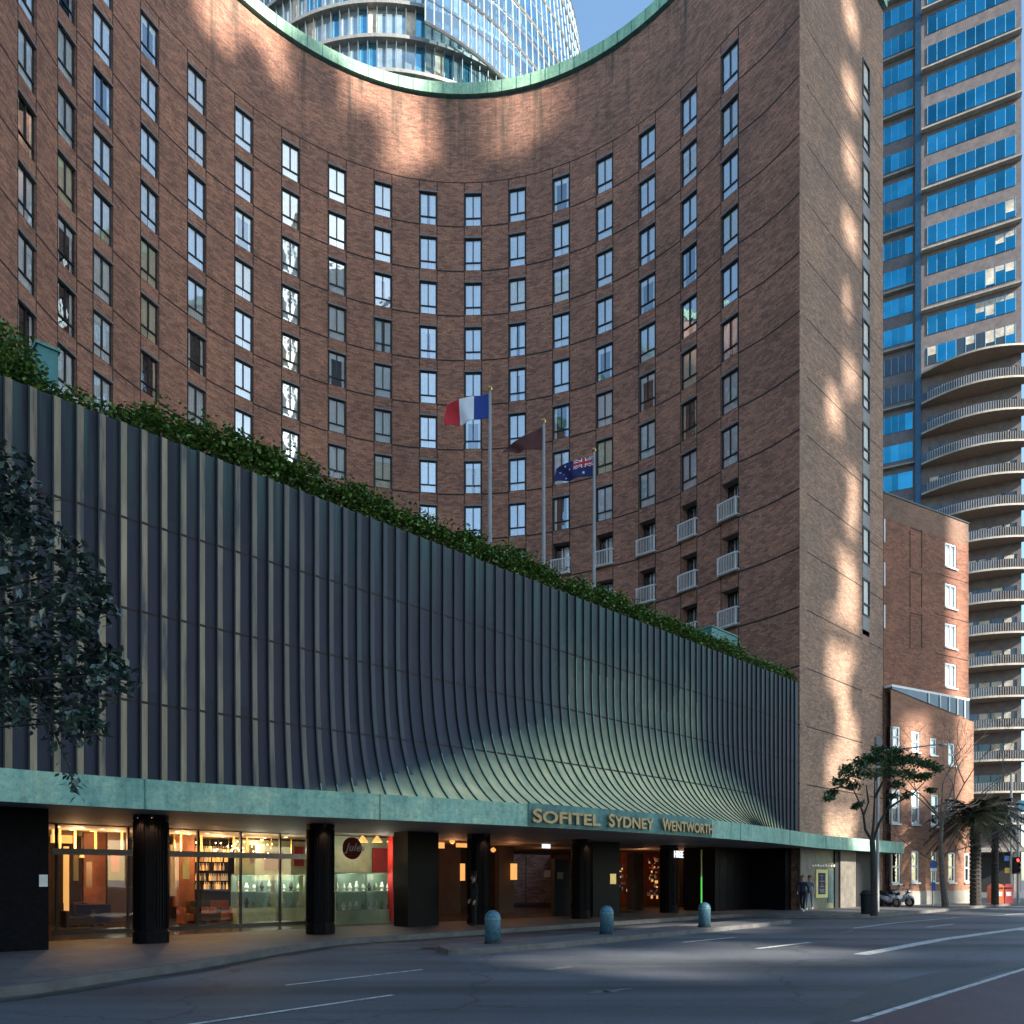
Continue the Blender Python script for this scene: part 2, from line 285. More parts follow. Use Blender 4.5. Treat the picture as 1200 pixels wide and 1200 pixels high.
# ------------------------------------------------------------------ mesh builder
class MB:
    def __init__(s): s.v = []; s.f = []; s.m = []; s.uv = []; s.at = []; s.an = None
    def face(s, pts, m=0, uv=None, at=None):
        i = len(s.v); s.v += [tuple(p) for p in pts]; s.f.append(tuple(range(i, i+len(pts)))); s.m.append(m)
        s.uv += list(uv) if uv else [(0, 0)]*len(pts)
        s.at += list(at) if at else [0.0]*len(pts)
    def prism(s, base, z0, z1, m=0, mtop=None, uvo=0):      # base: list of (x,y) counter-clockwise
        n = len(base); L = uvo
        for i in range(n):
            a = base[i]; b = base[(i+1) % n]; l = math.hypot(b[0]-a[0], b[1]-a[1])
            s.face([(a[0], a[1], z0), (b[0], b[1], z0), (b[0], b[1], z1), (a[0], a[1], z1)], m, [(L, z0), (L+l, z0), (L+l, z1), (L, z1)]); L += l
        s.face([(p[0], p[1], z1) for p in base], m if mtop is None else mtop, [(p[0], p[1]) for p in base])
        s.face([(p[0], p[1], z0) for p in reversed(base)], m, [(p[0], p[1]) for p in reversed(base)])
    def box(s, c, h, rz=0, m=0, tilt=None):                 # centre, half sizes
        pts = [Vector((x*h[0], y*h[1], z*h[2])) for z in (-1, 1) for y in (-1, 1) for x in (-1, 1)]
        mt = Matrix.Rotation(rz, 3, 'Z')
        if tilt: mt = mt @ Matrix.Rotation(tilt, 3, 'X')
        p = [mt @ q + Vector(c) for q in pts]
        for q in ((0, 2, 3, 1), (4, 5, 7, 6), (0, 1, 5, 4), (2, 6, 7, 3), (0, 4, 6, 2), (1, 3, 7, 5)):
            hx = (abs((p[q[1]]-p[q[0]]).length), abs((p[q[2]]-p[q[1]]).length))
            s.face([p[k] for k in q], m, [(0, 0), (hx[0], 0), (hx[0], hx[1]), (0, hx[1])])
    def tube(s, pts, r, n=6, m=0, cap=True):
        pts = [Vector(p) for p in pts]; rr = r if isinstance(r, (list, tuple)) else [r]*len(pts)
        rings = []
        for i, p in enumerate(pts):
            t = (pts[min(i+1, len(pts)-1)] - pts[max(i-1, 0)])
            t = t.normalized() if t.length > 1e-9 else Vector((0, 0, 1))
            a = t.cross(Vector((0, 0, 1))) if abs(t.z) < .95 else t.cross(Vector((1, 0, 0)))
            a.normalize(); b = t.cross(a)
            rings.append([p + (a*math.cos(2*math.pi*k/n) + b*math.sin(2*math.pi*k/n))*rr[i] for k in range(n)])
        for i in range(len(rings)-1):
            for k in range(n):
                s.face([rings[i][k], rings[i][(k+1) % n], rings[i+1][(k+1) % n], rings[i+1][k]], m)
        if cap: s.face(rings[0], m); s.face(list(reversed(rings[-1])), m)
    def lathe(s, c, prof, n=20, m=0):
        for i in range(len(prof)-1):
            (r0, z0), (r1, z1) = prof[i], prof[i+1]
            for k in range(n):
                a0 = 2*math.pi*k/n; a1 = 2*math.pi*(k+1)/n
                q = [(c[0]+r*math.cos(a), c[1]+r*math.sin(a), c[2]+z) for r, a, z in ((r0, a0, z0), (r0, a1, z0), (r1, a1, z1), (r1, a0, z1))]
                if r0 < 1e-6: q = [q[0], q[2], q[3]]
                elif r1 < 1e-6: q = q[:3]
                s.face(q, m)
    def leaf(s, p, size, m=0, droop=0.3, w=.42):
        d = Vector((random.gauss(0, 1), random.gauss(0, 1), random.gauss(-droop, .6))).normalized()
        u = d.cross(Vector((random.gauss(0, .4), random.gauss(0, .4), 1))).normalized()
        up = u.cross(d)
        L = size*random.uniform(.7, 1.25); p = Vector(p); t = random.random()
        a = p; b = p + d*L*.5 + u*L*w + up*L*.06; c = p + d*L; e = p + d*L*.5 - u*L*w + up*L*.06
        s.face([a, b, c, e], m, None, [t]*4)
    def build(s, name, mats, parent=None, world=True, smooth=False, attr='leaf', weld=False):
        me = bpy.data.meshes.new(name); off = Vector((0, 0, 0))
        if parent is not None and world:
            q = parent
            while q is not None: off += q.location; q = q.parent
        vv = [(a[0]-off.x, a[1]-off.y, a[2]-off.z) for a in s.v] if world else s.v
        me.from_pydata(vv, [], s.f)
        for mm in (mats if isinstance(mats, (list, tuple)) else [mats]): me.materials.append(mm)
        me.polygons.foreach_set('material_index', s.m)
        ul = me.uv_layers.new(name='UVMap'); ul.data.foreach_set('uv', [c for t in s.uv for c in t])
        if any(s.at):
            a = me.attributes.new(attr, 'FLOAT', 'POINT'); a.data.foreach_set('value', s.at)
        if weld or smooth:
            import bmesh
            bm = bmesh.new(); bm.from_mesh(me); bmesh.ops.remove_doubles(bm, verts=bm.verts, dist=1e-4); bm.to_mesh(me); bm.free()
        if smooth:
            me.polygons.foreach_set('use_smooth', [True]*len(me.polygons))
        me.update()
        o = bpy.data.objects.new(name, me); COL.objects.link(o)
        if parent is not None: o.parent = parent
        return o
def empty(name, loc, label, cat, group=None, rz=0):
    o = bpy.data.objects.new(name, None); COL.objects.link(o); o.location = loc; o.rotation_euler = (0, 0, rz)
    o.empty_display_size = .3; return tag(o, label, cat, group)
def tag(o, label=None, cat=None, group=None, kind=None):
    if label: o['label'] = label
    if cat: o['category'] = cat
    if group: o['group'] = group
    if kind: o['kind'] = kind
    return o
def kids(o): return [c for c in bpy.data.objects if c.parent == o]
def copy_tree(o, parent=None):
    c = o.copy(); COL.objects.link(c)
    if parent is not None: c.parent = parent
    for ch in kids(o): copy_tree(ch, c)
    return c
def text_mesh(name, body, size, depth, mat, parent, loc, xdir, bold=0.0, scale_x=1.0, shear=0.0, bevel=0.0):
    cu = bpy.data.curves.new(name, 'FONT'); cu.body = body; cu.size = size; cu.extrude = depth; cu.offset = bold
    cu.space_character = 1.08; cu.shear = shear; cu.align_x = 'LEFT'
    t = bpy.data.objects.new(name+'_tmp', cu); COL.objects.link(t)
    bpy.context.view_layer.update()
    me = bpy.data.meshes.new_from_object(t.evaluated_get(bpy.context.evaluated_depsgraph_get()))
    bpy.data.objects.remove(t)
    me.name = name; me.materials.clear(); me.materials.append(mat)
    o = bpy.data.objects.new(name, me); COL.objects.link(o); o.parent = parent
    X = Vector(xdir).normalized(); Z = Vector((X.y, -X.x, 0)); Y = Vector((0, 0, 1))
    mt = Matrix.Identity(4)
    for r in range(3): mt[r][0] = X[r]*scale_x; mt[r][1] = Y[r]; mt[r][2] = Z[r]
    off = parent.location if parent is not None else Vector((0, 0, 0))
    me.transform(mt); o.location = Vector(loc) - off
    return o
def px(x, Z): return (x-600)/F*Z
def pz(y, Z): return E + (HOR-y)/F*Z            # world height seen at image row y at depth Z
def gnd(x, y, zz=0.0):                           # ground point under pixel
    Z = (E-zz)*F/(y-HOR); return Vector((px(x, Z), Z, zz))
def catmull(P, n):
    out = []
    for i in range(len(P)-1):
        p0 = P[max(i-1, 0)]; p1 = P[i]; p2 = P[i+1]; p3 = P[min(i+2, len(P)-1)]
        for k in range(n):
            t = k/n; out.append(tuple(.5*((2*p1[j]) + (-p0[j]+p2[j])*t + (2*p0[j]-5*p1[j]+4*p2[j]-p3[j])*t*t + (-p0[j]+3*p1[j]-3*p2[j]+p3[j])*t**3) for j in range(len(p1))))
    out.append(tuple(P[-1])); return out
SW = 0.15                                         # pavement height

# ------------------------------------------------------------------ podium frame: s along the street wall, o out towards the street
P0 = Vector((-10.27, 15.40)); D = Vector((.7193, .6947)); D.normalize(); N = Vector((D.y, -D.x))
def S(s, o, z): p = P0 + D*s + N*o; return Vector((p.x, p.y, z))
def s_at(x, o):                                   # s where the vertical at image column x meets the plane at offset o
    k = (x-600)/F; p = P0 + N*o
    # (p.x + D.x s) = k (p.y + D.y s)
    return (k*p.y - p.x)/(D.x - k*D.y)
ANG = math.atan2(D.y, D.x)
def sbox(mb, s0, s1, o0, o1, z0, z1, m=0):
    mb.prism([tuple(S(s, o, 0)[:2]) for s, o in ((s0, o1), (s1, o1), (s1, o0), (s0, o0))][::-1] if False else [tuple(S(s, o, 0)[:2]) for s, o in ((s0, o0), (s0, o1), (s1, o1), (s1, o0))], z0, z1, m)
def lerp_tab(tab, x):
    if x <= tab[0][0]: return tab[0][1]
    for (a, va), (b, vb) in zip(tab, tab[1:]):
        if x <= b:
            t = (x-a)/(b-a); t = t*t*(3-2*t) if False else t; return va + (vb-va)*t
    return tab[-1][1]
FT = catmull([(-16, .30), (-8, .30), (-2, .30), (2, .45), (5.2, .95), (8, 1.60), (11.4, 2.25), (15, 2.70), (20, 2.90), (26, 2.55), (30.5, 1.95), (34.8, 1.35), (40, 1.35), (46.5, 1.35)], 6)
def fasc(s): return lerp_tab(FT, s)
def sst(a, b, x): t = max(0, min(1, (x-a)/(b-a))); return t*t*(3-2*t)
S_END = 34.75; S_BEG = -16.0
Z_SOF = E + 1.53; Z_FT = Z_SOF + .66; Z_TOP = E + 10.1

# ------------------------------------------------------------------ ground, road, pavement
mb = MB(); mb.face([(-900, -900, -.02), (900, -900, -.02), (900, 900, -.02), (-900, 900, -.02)]); tag(mb.build('ground', M['asphalt_old']), kind='structure')
mb = MB(); mb.face([(-120, -60, 0), (160, -60, 0), (160, 120, 0), (-120, 120, 0)]); tag(mb.build('road', M['asphalt']), kind='structure')
K = [(-30, 1.5), (-14, 6.5), (-9.5, 9.2), (-7.5, 11.25), (-6.8, 13.0), (-6.1, 14.9), (-5.3, 18.2), (-4.4, 20.5), (-2.5, 22.4), (0, 25), (5, 30), (8.6, 33.6), (10.6, 35.0), (12.6, 34.2), (16, 34.6), (21, 39.0), (27, 45), (34, 51.5), (44, 60), (70, 82)]
K = catmull(K, 6)
mb = MB(); mk = MB()
def offp(P, i, d):
    a = Vector(P[max(i-1, 0)]); b = Vector(P[min(i+1, len(P)-1)]); t = (b-a).normalized(); return Vector(P[i]) + Vector((-t.y, t.x))*d
for i in range(len(K)-1):
    a0 = K[i]; a1 = K[i+1]; b0 = offp(K, i, .22); b1 = offp(K, i+1, .22); zk = SW+.003
    mk.face([(*a0, 0), (*a1, 0), (*a1, zk), (*a0, zk)]); mk.face([(*a0, zk), (*a1, zk), (*b1, zk), (*b0, zk)])
    mk.face([(*b0, zk), (*b1, zk), (*b1, 0.0), (*b0, 0.0)])
    c0 = Vector(b0) + N*-45 - D*3; c1 = Vector(b1) + N*-45 - D*3
    mb.face([(*b0, SW), (*b1, SW), (*c1, SW), (*c0, SW)])
tag(mb.build('pavement', M['paving']), kind='structure'); tag(mk.build('kerb', M['kerb']), kind='structure')
mg = MB()
for i in range(len(K)-1):
    a0, a1 = K[i], K[i+1]; b0 = offp(K, i, -.42); b1 = offp(K, i+1, -.42); mg.face([(*b0, .004), (*b1, .004), (*a1, .004), (*a0, .004)])
tag(mg.build('gutter', M['gutter']), kind='structure')
# traffic island
near = catmull([(-1.45, 17.5), (-.3, 18.2), (2.3, 20.7), (6.2, 24.9), (9.3, 28.2), (11.0, 30.2)], 6)
isl = []
for i, p in enumerate(near):
    w = 1.55*math.sqrt(max(0.0, 1-((i/(len(near)-1))*2-1)**10)) if i < len(near)-1 else .1
    q = offp(near, i, max(.12, w)); isl.append((p, tuple(q)))
mb = MB(); mk = MB()
for i in range(len(isl)-1):
    (a0, b0), (a1, b1) = isl[i], isl[i+1]; z = .14
    def L(a, b, t): return (a[0]+(b[0]-a[0])*t, a[1]+(b[1]-a[1])*t)
    mk.face([(*a0, 0), (*a1, 0), (*a1, z), (*a0, z)]); mk.face([(*b1, 0), (*b0, 0), (*b0, z), (*b1, z)])
    mk.face([(*a0, z), (*a1, z), (*L(a1, b1, .13), z), (*L(a0, b0, .13), z)]); mk.face([(*L(a0, b0, .87), z), (*L(a1, b1, .87), z), (*b1, z), (*b0, z)])
    mb.face([(*L(a0, b0, .13), z), (*L(a1, b1, .13), z), (*L(a1, b1, .87), z), (*L(a0, b0, .87), z)])
a0, b0 = isl[0]; mk.face([(*b0, 0), (*a0, 0), (*a0, .14), (*b0, .14)]); a0, b0 = isl[-1]; mk.face([(*a0, 0), (*b0, 0), (*b0, .14), (*a0, .14)])
tag(mb.build('island_paving', M['paving']), kind='structure'); tag(mk.build('island_kerb', M['kerb']), kind='structure')
# lanes and painted lines
def strip(mb, pts, w, z=.008, m=0):
    P = [gnd(*p) for p in pts]
    for a, b in zip(P, P[1:]):
        t = (b-a).normalized(); q = Vector((-t.y, t.x, 0))*w/2
        mb.face([(a-q).to_tuple()[:2]+(z,), (b-q).to_tuple()[:2]+(z,), (b+q).to_tuple()[:2]+(z,), (a+q).to_tuple()[:2]+(z,)], m)
mb = MB(); edge = [gnd(x, y) for x, y in ((880, 1232), (990, 1200), (1100, 1165), (1200, 1134), (1400, 1088), (1480, 1075))]
for a, b in zip(edge, edge[1:]):
    mb.face([(a.x, a.y, .004), (a.x+9, a.y-9, .004), (b.x+9, b.y-9, .004), (b.x, b.y, .004)])
tag(mb.build('bus_lane', M['asphalt_red']), kind='structure')
mb = MB(); e2 = [gnd(x, y) for x, y in ((870, 1190), (960, 1165), (1020, 1142), (1120, 1130), (1200, 1120))]
for i, (a, b) in enumerate(zip(e2, e2[1:])):
    c = edge[1+min(i, 2)]; 
e3 = [gnd(x, y) for x, y in ((948, 1200), (1030, 1155), (1085, 1142), (1200, 1126))]; e4 = [gnd(x, y) for x, y in ((985, 1199), (1090, 1165), (1140, 1149.5), (1200, 1131))]
for i in range(3): mb.face([(e3[i].x, e3[i].y, .004), (e4[i].x, e4[i].y, .004), (e4[i+1].x, e4[i+1].y, .004), (e3[i+1].x, e3[i+1].y, .004)])
tag(mb.build('road_patch', M['asphalt_old']), kind='structure')
mb = MB()
for pts, w in (([(335, 1155), (495, 1136.5)], .09), ([(210, 1203), (460, 1166.5)], .09), ([(800, 1104.5), (862, 1098.5)], .12), ([(887, 1112), (950, 1104.5)], .16),
               ([(1008, 1119), (1105, 1101), (1210, 1086.5)], .34), ([(1086, 1087), (1117, 1083)], .12), ([(1000, 1088), (1050, 1081.5), (1120, 1075.5), (1210, 1071)], .12),
               ([(1000, 1198), (1100, 1167), (1200, 1136), (1260, 1120)], .10), ([(1195, 1090.5), (1260, 1081)], .2), ([(1178, 1072), (1230, 1068)], .12)):
    strip(mb, pts, w)
tag(mb.build('lane_marking', M['marking']), kind='structure')
mb = MB()
for pts, w in (([(0, 1172), (140, 1152), (300, 1133), (440, 1118), (560, 1108.5)], .05), ([(690, 1164), (740, 1159)], .12), ([(695, 1161), (725, 1163)], .1), ([(640, 1137), (668, 1133)], .2), ([(985, 1094), (1000, 1090)], .15), ([(930, 1110), (1010, 1096)], .1)):
    strip(mb, pts, w, .006)
tag(mb.build('faded_marking', M['marking_faint']), kind='structure')
# ------------------------------------------------------------------ curved brick tower
CX, CY, CR = -3.4, 34.6, 17.9
nodes = [(-21.9, 20.0), (-21.85, 25.5), (-21.8, 28.5), (-21.75, 31.4), (-21.65, 34.3), (-21.45, 37.0)]
NL = 2
a = 165.8; k = 0
while k < 15:
    nodes.append((CX + CR*math.cos(R(a)), CY + CR*math.sin(R(a)))); a -= 9.77; k += 1
CORN = (14.85, 39.65); CEND = (22.8, 47.2)
mid = ((nodes[-1][0]+CORN[0])/2+.15, (nodes[-1][1]+CORN[1])/2+.1)
nodes += [mid, CORN]
PA = catmull(nodes, 12); PL = [0]
for p, q in zip(PA, PA[1:]): PL.append(PL[-1] + math.hypot(q[0]-p[0], q[1]-p[1]))
UT = PL[-1]
def path(u, o=0.0):
    u = max(0, min(UT-1e-6, u)); i = max(0, min(len(PL)-2, next((j for j in range(len(PL)-1) if PL[j+1] >= u), len(PL)-2)))
    t = (u-PL[i])/(PL[i+1]-PL[i]); p = Vector(PA[i]).lerp(Vector(PA[i+1]), t)
    q0 = Vector(PA[max(0, i-1)]); q1 = Vector(PA[min(len(PA)-1, i+2)]); tg = (q1-q0).normalized(); n = Vector((tg.y, -tg.x))
    return p + n*o, tg, n
cols = [PL[12*i] for i in range(1, 21)]          # window columns sit on the nodes
HEAD0 = E + 46.82; FH = 3.05; WH = 2.20; WW = 1.14; ZT = E + 53.3
tower = empty('curved_brick_tower', (0, 52, 0), 'tall curved hotel tower of brown brick with rows of narrow windows and green copper cornice', 'building')
zb = [0.0]; rows = []
NR = 14
for r in range(NR-1, -1, -1):
    h = HEAD0 - r*FH; s_ = h-WH
    rows.append((r, s_, h)); zb += [s_-.10, s_, h]
zb += [HEAD0 + .72, HEAD0 + .80, ZT]
ub = set([0.0, UT])
for c in cols:
    for d_ in (-.63, -.57, .57, .63): ub.add(c+d_)
ub = sorted(u for u in ub if 0 <= u <= UT); full = []
for a_, b_ in zip(ub, ub[1:]):
    n = max(1, int((b_-a_)/.7)); full += [a_+(b_-a_)*i/n for i in range(n)]
full.append(UT)
def colof(u):
    for i, c in enumerate(cols):
        if abs(u-c) < .6301: return i, abs(u-c)
    return None, 0
def is_niche(ci, r): return ci >= 14 and r >= 8
wall = MB()
pc = [path(u)[0] for u in full]; pn = [path(u)[2] for u in full]
for i in range(len(full)-1):
    um = (full[i]+full[i+1])/2; ci, dist = colof(um); p, q = pc[i], pc[i+1]
    for j in range(len(zb)-1):
        z0, z1 = zb[j], zb[j+1]; zm = (z0+z1)/2; row = None
        for r, s_, h in rows:
            if s_ < zm < h: row = r
        mi = 0
        if ci is not None and dist < .57 and row is not None: continue
        if ci is not None and dist >= .57 and zm < HEAD0+.7: mi = 1
        if ci is None and z1-z0 < .12: mi = 1
        if abs(zm-(HEAD0+.76)) < .035: mi = 1
        wall.face([(p.x, p.y, z0), (q.x, q.y, z0), (q.x, q.y, z1), (p.x, p.y, z1)], mi, [(full[i], z0), (full[i+1], z0), (full[i+1], z1), (full[i], z1)])
for ci, c in enumerate(cols):                      # reveals
    (a, _, na), (b, _, nb) = path(c-.57), path(c+.57)
    for r, s_, h in rows:
        dp = .75 if is_niche(ci, r) else .16
        A = a - na*dp; B = b - nb*dp
        for q in ([(a.x, a.y), (A.x, A.y)], [(B.x, B.y), (b.x, b.y)]):
            (x0, y0), (x1, y1) = q; wall.face([(x0, y0, s_), (x1, y1, s_), (x1, y1, h), (x0, y0, h)], 0, [(0, s_), (dp, s_), (dp, h), (0, h)])
        wall.face([(a.x, a.y, s_), (b.x, b.y, s_), (B.x, B.y, s_), (A.x, A.y, s_)], 2); wall.face([(A.x, A.y, h), (B.x, B.y, h), (b.x, b.y, h), (a.x, a.y, h)], 2)
# end wall with its window slit
C0 = Vector(CORN); C1 = Vector(CEND); CL = (C1-C0).length; CD = (C1-C0)/CL; CN = Vector((CD.y, -CD.x))
def cpt(s, o=0): q = C0 + CD*s + CN*o; return q
sl0, sl1 = 7.9, 8.9
zs = [0, E+14.4, E+48.2, ZT]
for s0, s1 in ((0, .0001), (0, sl0), (sl0, sl1), (sl1, CL)):
    for z0, z1 in zip(zs, zs[1:]):
        if s0 == sl0 and z0 == zs[1]: continue
        a, b = cpt(s0), cpt(s1); n = 16 if z1-z0 > 5 else 1
        for t in range(n):
            za, zz = z0+(z1-z0)*t/n, z0+(z1-z0)*(t+1)/n
            wall.face([(a.x, a.y, za), (b.x, b.y, za), (b.x, b.y, zz), (a.x, a.y, zz)], 3, [(s0, za), (s1, za), (s1, zz), (s0, zz)])
a, b = cpt(sl0), cpt(sl1); A, B = cpt(sl0, -.18), cpt(sl1, -.18)
for x0, x1 in ((a, A), (B, b)): wall.face([(x0.x, x0.y, zs[1]), (x1.x, x1.y, zs[1]), (x1.x, x1.y, zs[2]), (x0.x, x0.y, zs[2])], 1)
# rear and flanks, roof
back = [(CEND[0]-11*.40, CEND[1]+11*.6)]
for i in range(len(PA)-1, -1, -4):
    p, _, n = path(PL[i], -9.5) if i else (Vector(PA[0])+Vector((-9.5, 0)), None, None); back.append((p.x, p.y))
back = [back[0]] + [b for b in back[4:]]
pts = [CEND] + back + [tuple(PA[0])]
for p, q in zip(pts, pts[1:]):
    l = math.hypot(p[0]-q[0], p[1]-q[1]); wall.face([(p[0], p[1], 0), (q[0], q[1], 0), (q[0], q[1], ZT), (p[0], p[1], ZT)], 0, [(0, 0), (l, 0), (l, ZT), (0, ZT)])
for r in range(0, 15):
    z = HEAD0 - WH - r*FH - .04
    for s0, s1 in ((.8, sl0-.02), (sl1+.02, CL-.05)):
        a = cpt(s0, .003); b = cpt(s1, .003); wall.face([(a.x, a.y, z-.03), (b.x, b.y, z-.03), (b.x, b.y, z+.03), (a.x, a.y, z+.03)], 1)
w_ = wall.build('wall', [M['brick'], M['joint'], M['lintel'], M['brick_end']], tower)
mb = MB()
inner = [tuple(PA[i]) for i in range(0, len(PA), 4)]
nb_ = len(inner); bb = list(reversed(pts[1:-1]))
for i in range(nb_-1):
    f0 = i/(nb_-1)*(len(bb)-1); f1 = (i+1)/(nb_-1)*(len(bb)-1)
    b0 = bb[int(round(f0))]; b1 = bb[int(round(f1))]
    mb.face([(*inner[i], ZT-.02), (*inner[i+1], ZT-.02), (*b1, ZT-.02), (*b0, ZT-.02)])
mb.face([(*CORN, ZT-.02), (*CEND, ZT-.02), (*bb[-1], ZT-.02)])
mb.build('roof', M['concrete'], tower)
# cornice
mb = MB()
cp = [(path(PL[i], .22)[0], path(PL[i], -.3)[0]) for i in range(0, len(PL), 2)]; cp[-1] = (Vector(CORN)+Vector((.25, -.28)), Vector(CORN)+Vector((-.2, .3)))
cp.append((cpt(CL+.1, .22), cpt(CL+.1, -.4)))
zc0, zc1 = ZT-.02, ZT+.92
for i, ((a, A), (b, B)) in enumerate(zip(cp, cp[1:])):
    mb.face([(a.x, a.y, zc0+.16), (b.x, b.y, zc0+.16), (b.x, b.y, zc1), (a.x, a.y, zc1)]); mb.face([(a.x, a.y, zc1), (b.x, b.y, zc1), (B.x, B.y, zc1), (A.x, A.y, zc1)])
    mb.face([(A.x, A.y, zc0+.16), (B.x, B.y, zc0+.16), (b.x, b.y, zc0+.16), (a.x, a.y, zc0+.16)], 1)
    if i % 2 == 0 and i < len(cp)-2:
        t = (b-a).normalized(); n = Vector((t.y, -t.x)); mb.box((a.x+n.x*.01, a.y+n.y*.01, (zc0+.16+zc1)/2), (.015, .02, .38), math.atan2(t.y, t.x), 1)
mb.build('cornice', [M['cornice'], M['verdigris_dark']], tower)
# ---- window prototypes (local: x along the wall, y into the wall, z up from the sill centre)
def win_meshes():
    fr = MB(); t = .036; y = .10
    for c, h in (((-WW/2+t, y, WH/2), (t, .04, WH/2)), ((WW/2-t, y, WH/2), (t, .04, WH/2)), ((0, y, t), (WW/2-2*t, .04, t)), ((0, y, WH-t), (WW/2-2*t, .04, t)),
                 ((0, y-.005, WH*.27), (WW/2-2*t, .035, .035)), ((0, y-.005, WH*.63), (.035, .035, WH*.36-.06))): fr.box(c, h)
    pn = MB(); pn.face([(-WW/2+.08, y+.01, .08), (WW/2-.08, y+.01, .08), (WW/2-.08, y+.01, WH-.08), (-WW/2+.08, y+.01, WH-.08)])
    li = MB(); li.box((0, -.005, WH+.06), (WW/2+.03, .05, .058))
    sets = []
    for spans in ([(-.56, .56)], [(-.56, -.08), (.14, .56)], [(-.56, .20)], [(-.56, -.34), (.34, .56)], [(-.1, .56)], [(-.56, -.02), (.02, .56)]):
        cu = MB()
        for a, b in spans:
            n = max(3, int((b-a)/.055))
            for i in range(n):
                x0 = a+(b-a)*i/n; x1 = a+(b-a)*(i+1)/n; y0 = y+.045+(.03 if i % 2 else 0); y1 = y+.045+(0 if i % 2 else .03)
                cu.face([(x0, y0, .02), (x1, y1, .02), (x1, y1, WH), (x0, y0, WH)])
        sets.append(cu)
    bk = MB(); bk.face([(-WW/2, y+.5, 0), (WW/2, y+.5, 0), (WW/2, y+.5, WH), (-WW/2, y+.5, WH)])
    for sx in (-1, 1): bk.face([(sx*WW/2, y+.03, 0), (sx*WW/2, y+.5, 0), (sx*WW/2, y+.5, WH), (sx*WW/2, y+.03, WH)])
    bk.face([(-WW/2, y+.03, 0), (WW/2, y+.03, 0), (WW/2, y+.5, 0), (-WW/2, y+.5, 0)]); bk.face([(-WW/2, y+.5, WH), (WW/2, y+.5, WH), (WW/2, y+.03, WH), (-WW/2, y+.03, WH)])
    return fr, pn, li, sets, bk
fr, pn, li, cs, bk = win_meshes()
def local_obj(mb, name, mats, parent): return mb.build(name, mats, parent, world=False)
blind = MB(); blind.box((0, .135, WH-.22), (WW/2-.07, .006, .19))
wf = MB(); wf.v = list(fr.v)+[]; 
def merged(mbs):
    o = MB()
    for b, k in mbs:
        i0 = len(o.v); o.v += b.v; o.f += [tuple(q+i0 for q in f) for f in b.f]; o.m += [k]*len(b.f); o.uv += b.uv; o.at += b.at
    return o
wfr = merged([(fr, 0), (li, 1), (bk, 2)])
protos = {}
def proto_mesh(key, mb, mats):
    if key not in protos:
        o = mb.build(key, mats, None, world=False); protos[key] = o.data; bpy.data.objects.remove(o)
    return protos[key]
def obj_from(name, me, parent):
    o = bpy.data.objects.new(name, me); COL.objects.link(o); o.parent = parent; return o
m_frame = proto_mesh('window', wfr, [M['frame_dark'], M['lintel'], M['dark']])
m_pane = proto_mesh('pane', pn, [M['glass']])
m_cur = [proto_mesh('curtain%d' % i, c, [M['curtain']]) for i, c in enumerate(cs)]
m_curw = [proto_mesh('curtainw%d' % i, c, [M['curtain_warm']]) for i, c in enumerate(cs)]
m_blind = proto_mesh('blind', blind, [M['curtain']])
spots = []
for ci, c in enumerate(cols):
    p, tg, n = path(c); 
    for r, s_, h in rows:
        if s_ < Z_TOP-1: continue
        if is_niche(ci, r): continue
        x = 600 + p.x/p.y*F; y0 = HOR-(h-E)/p.y*F; y1 = HOR-(s_-E)/p.y*F
        wl = 440+.385*x if x < 937 else 0
        vis = (-8 < x < 1200) and y1 > 0 and y0 < wl-25
        size = (1/p.y)*abs(Vector((p.x, p.y)).normalized().dot(n))*((min(y1, wl)-max(y0, 0)) if vis else 0)
        spots.append((size if vis else 0, ci, r, s_, p, tg))
spots.sort(key=lambda q: -q[0])
rw = random.Random(3)
bulk = {}
for idx, (size, ci, r, s_, p, tg) in enumerate(spots):
    rz = math.atan2(tg.y, tg.x); kcur = rw.choice([0, 0, 0, 0, 0, 5, 5, 5, 1, 3]); warm = rw.random() < .15 or (5 <= ci <= 6 and rw.random() < .2); hasb = rw.random() < .4
    if idx < 100 and size > 0:
        o = obj_from('window', m_frame, tower); o.location = (p.x, p.y-52, s_); o.rotation_euler = (0, 0, rz)
        obj_from('pane', m_pane, o); obj_from('curtain', (m_curw if warm else m_cur)[kcur], o)
        if hasb: obj_from('blind', m_blind, o)
    else:
        bulk.setdefault('w', []).append((p, rz, s_, kcur, warm, hasb))
big = MB()
def addmesh(dst, me, mat, mofs):
    i0 = len(dst.v); dst.v += [tuple(mat @ v.co) for v in me.vertices]
    for pol in me.polygons:
        dst.f.append(tuple(i0+v for v in pol.vertices)); dst.m.append(pol.material_index+mofs); dst.uv += [(0, 0)]*len(pol.vertices)
    dst.at += [0.0]*len(me.vertices)
for p, rz, s_, kc, warm, hasb in bulk['w']:
    mt = Matrix.Translation((p.x, p.y, s_)) @ Matrix.Rotation(rz, 4, 'Z')
    addmesh(big, m_frame, mt, 0); addmesh(big, m_pane, mt, 3); addmesh(big, m_cur[kc], mt, 5 if warm else 4)
    if hasb: addmesh(big, m_blind, mt, 4)
big.at = []
tag(big.build('window', [M['frame_dark'], M['lintel'], M['dark'], M['glass'], M['curtain'], M['curtain_warm']], tower), kind='stuff')
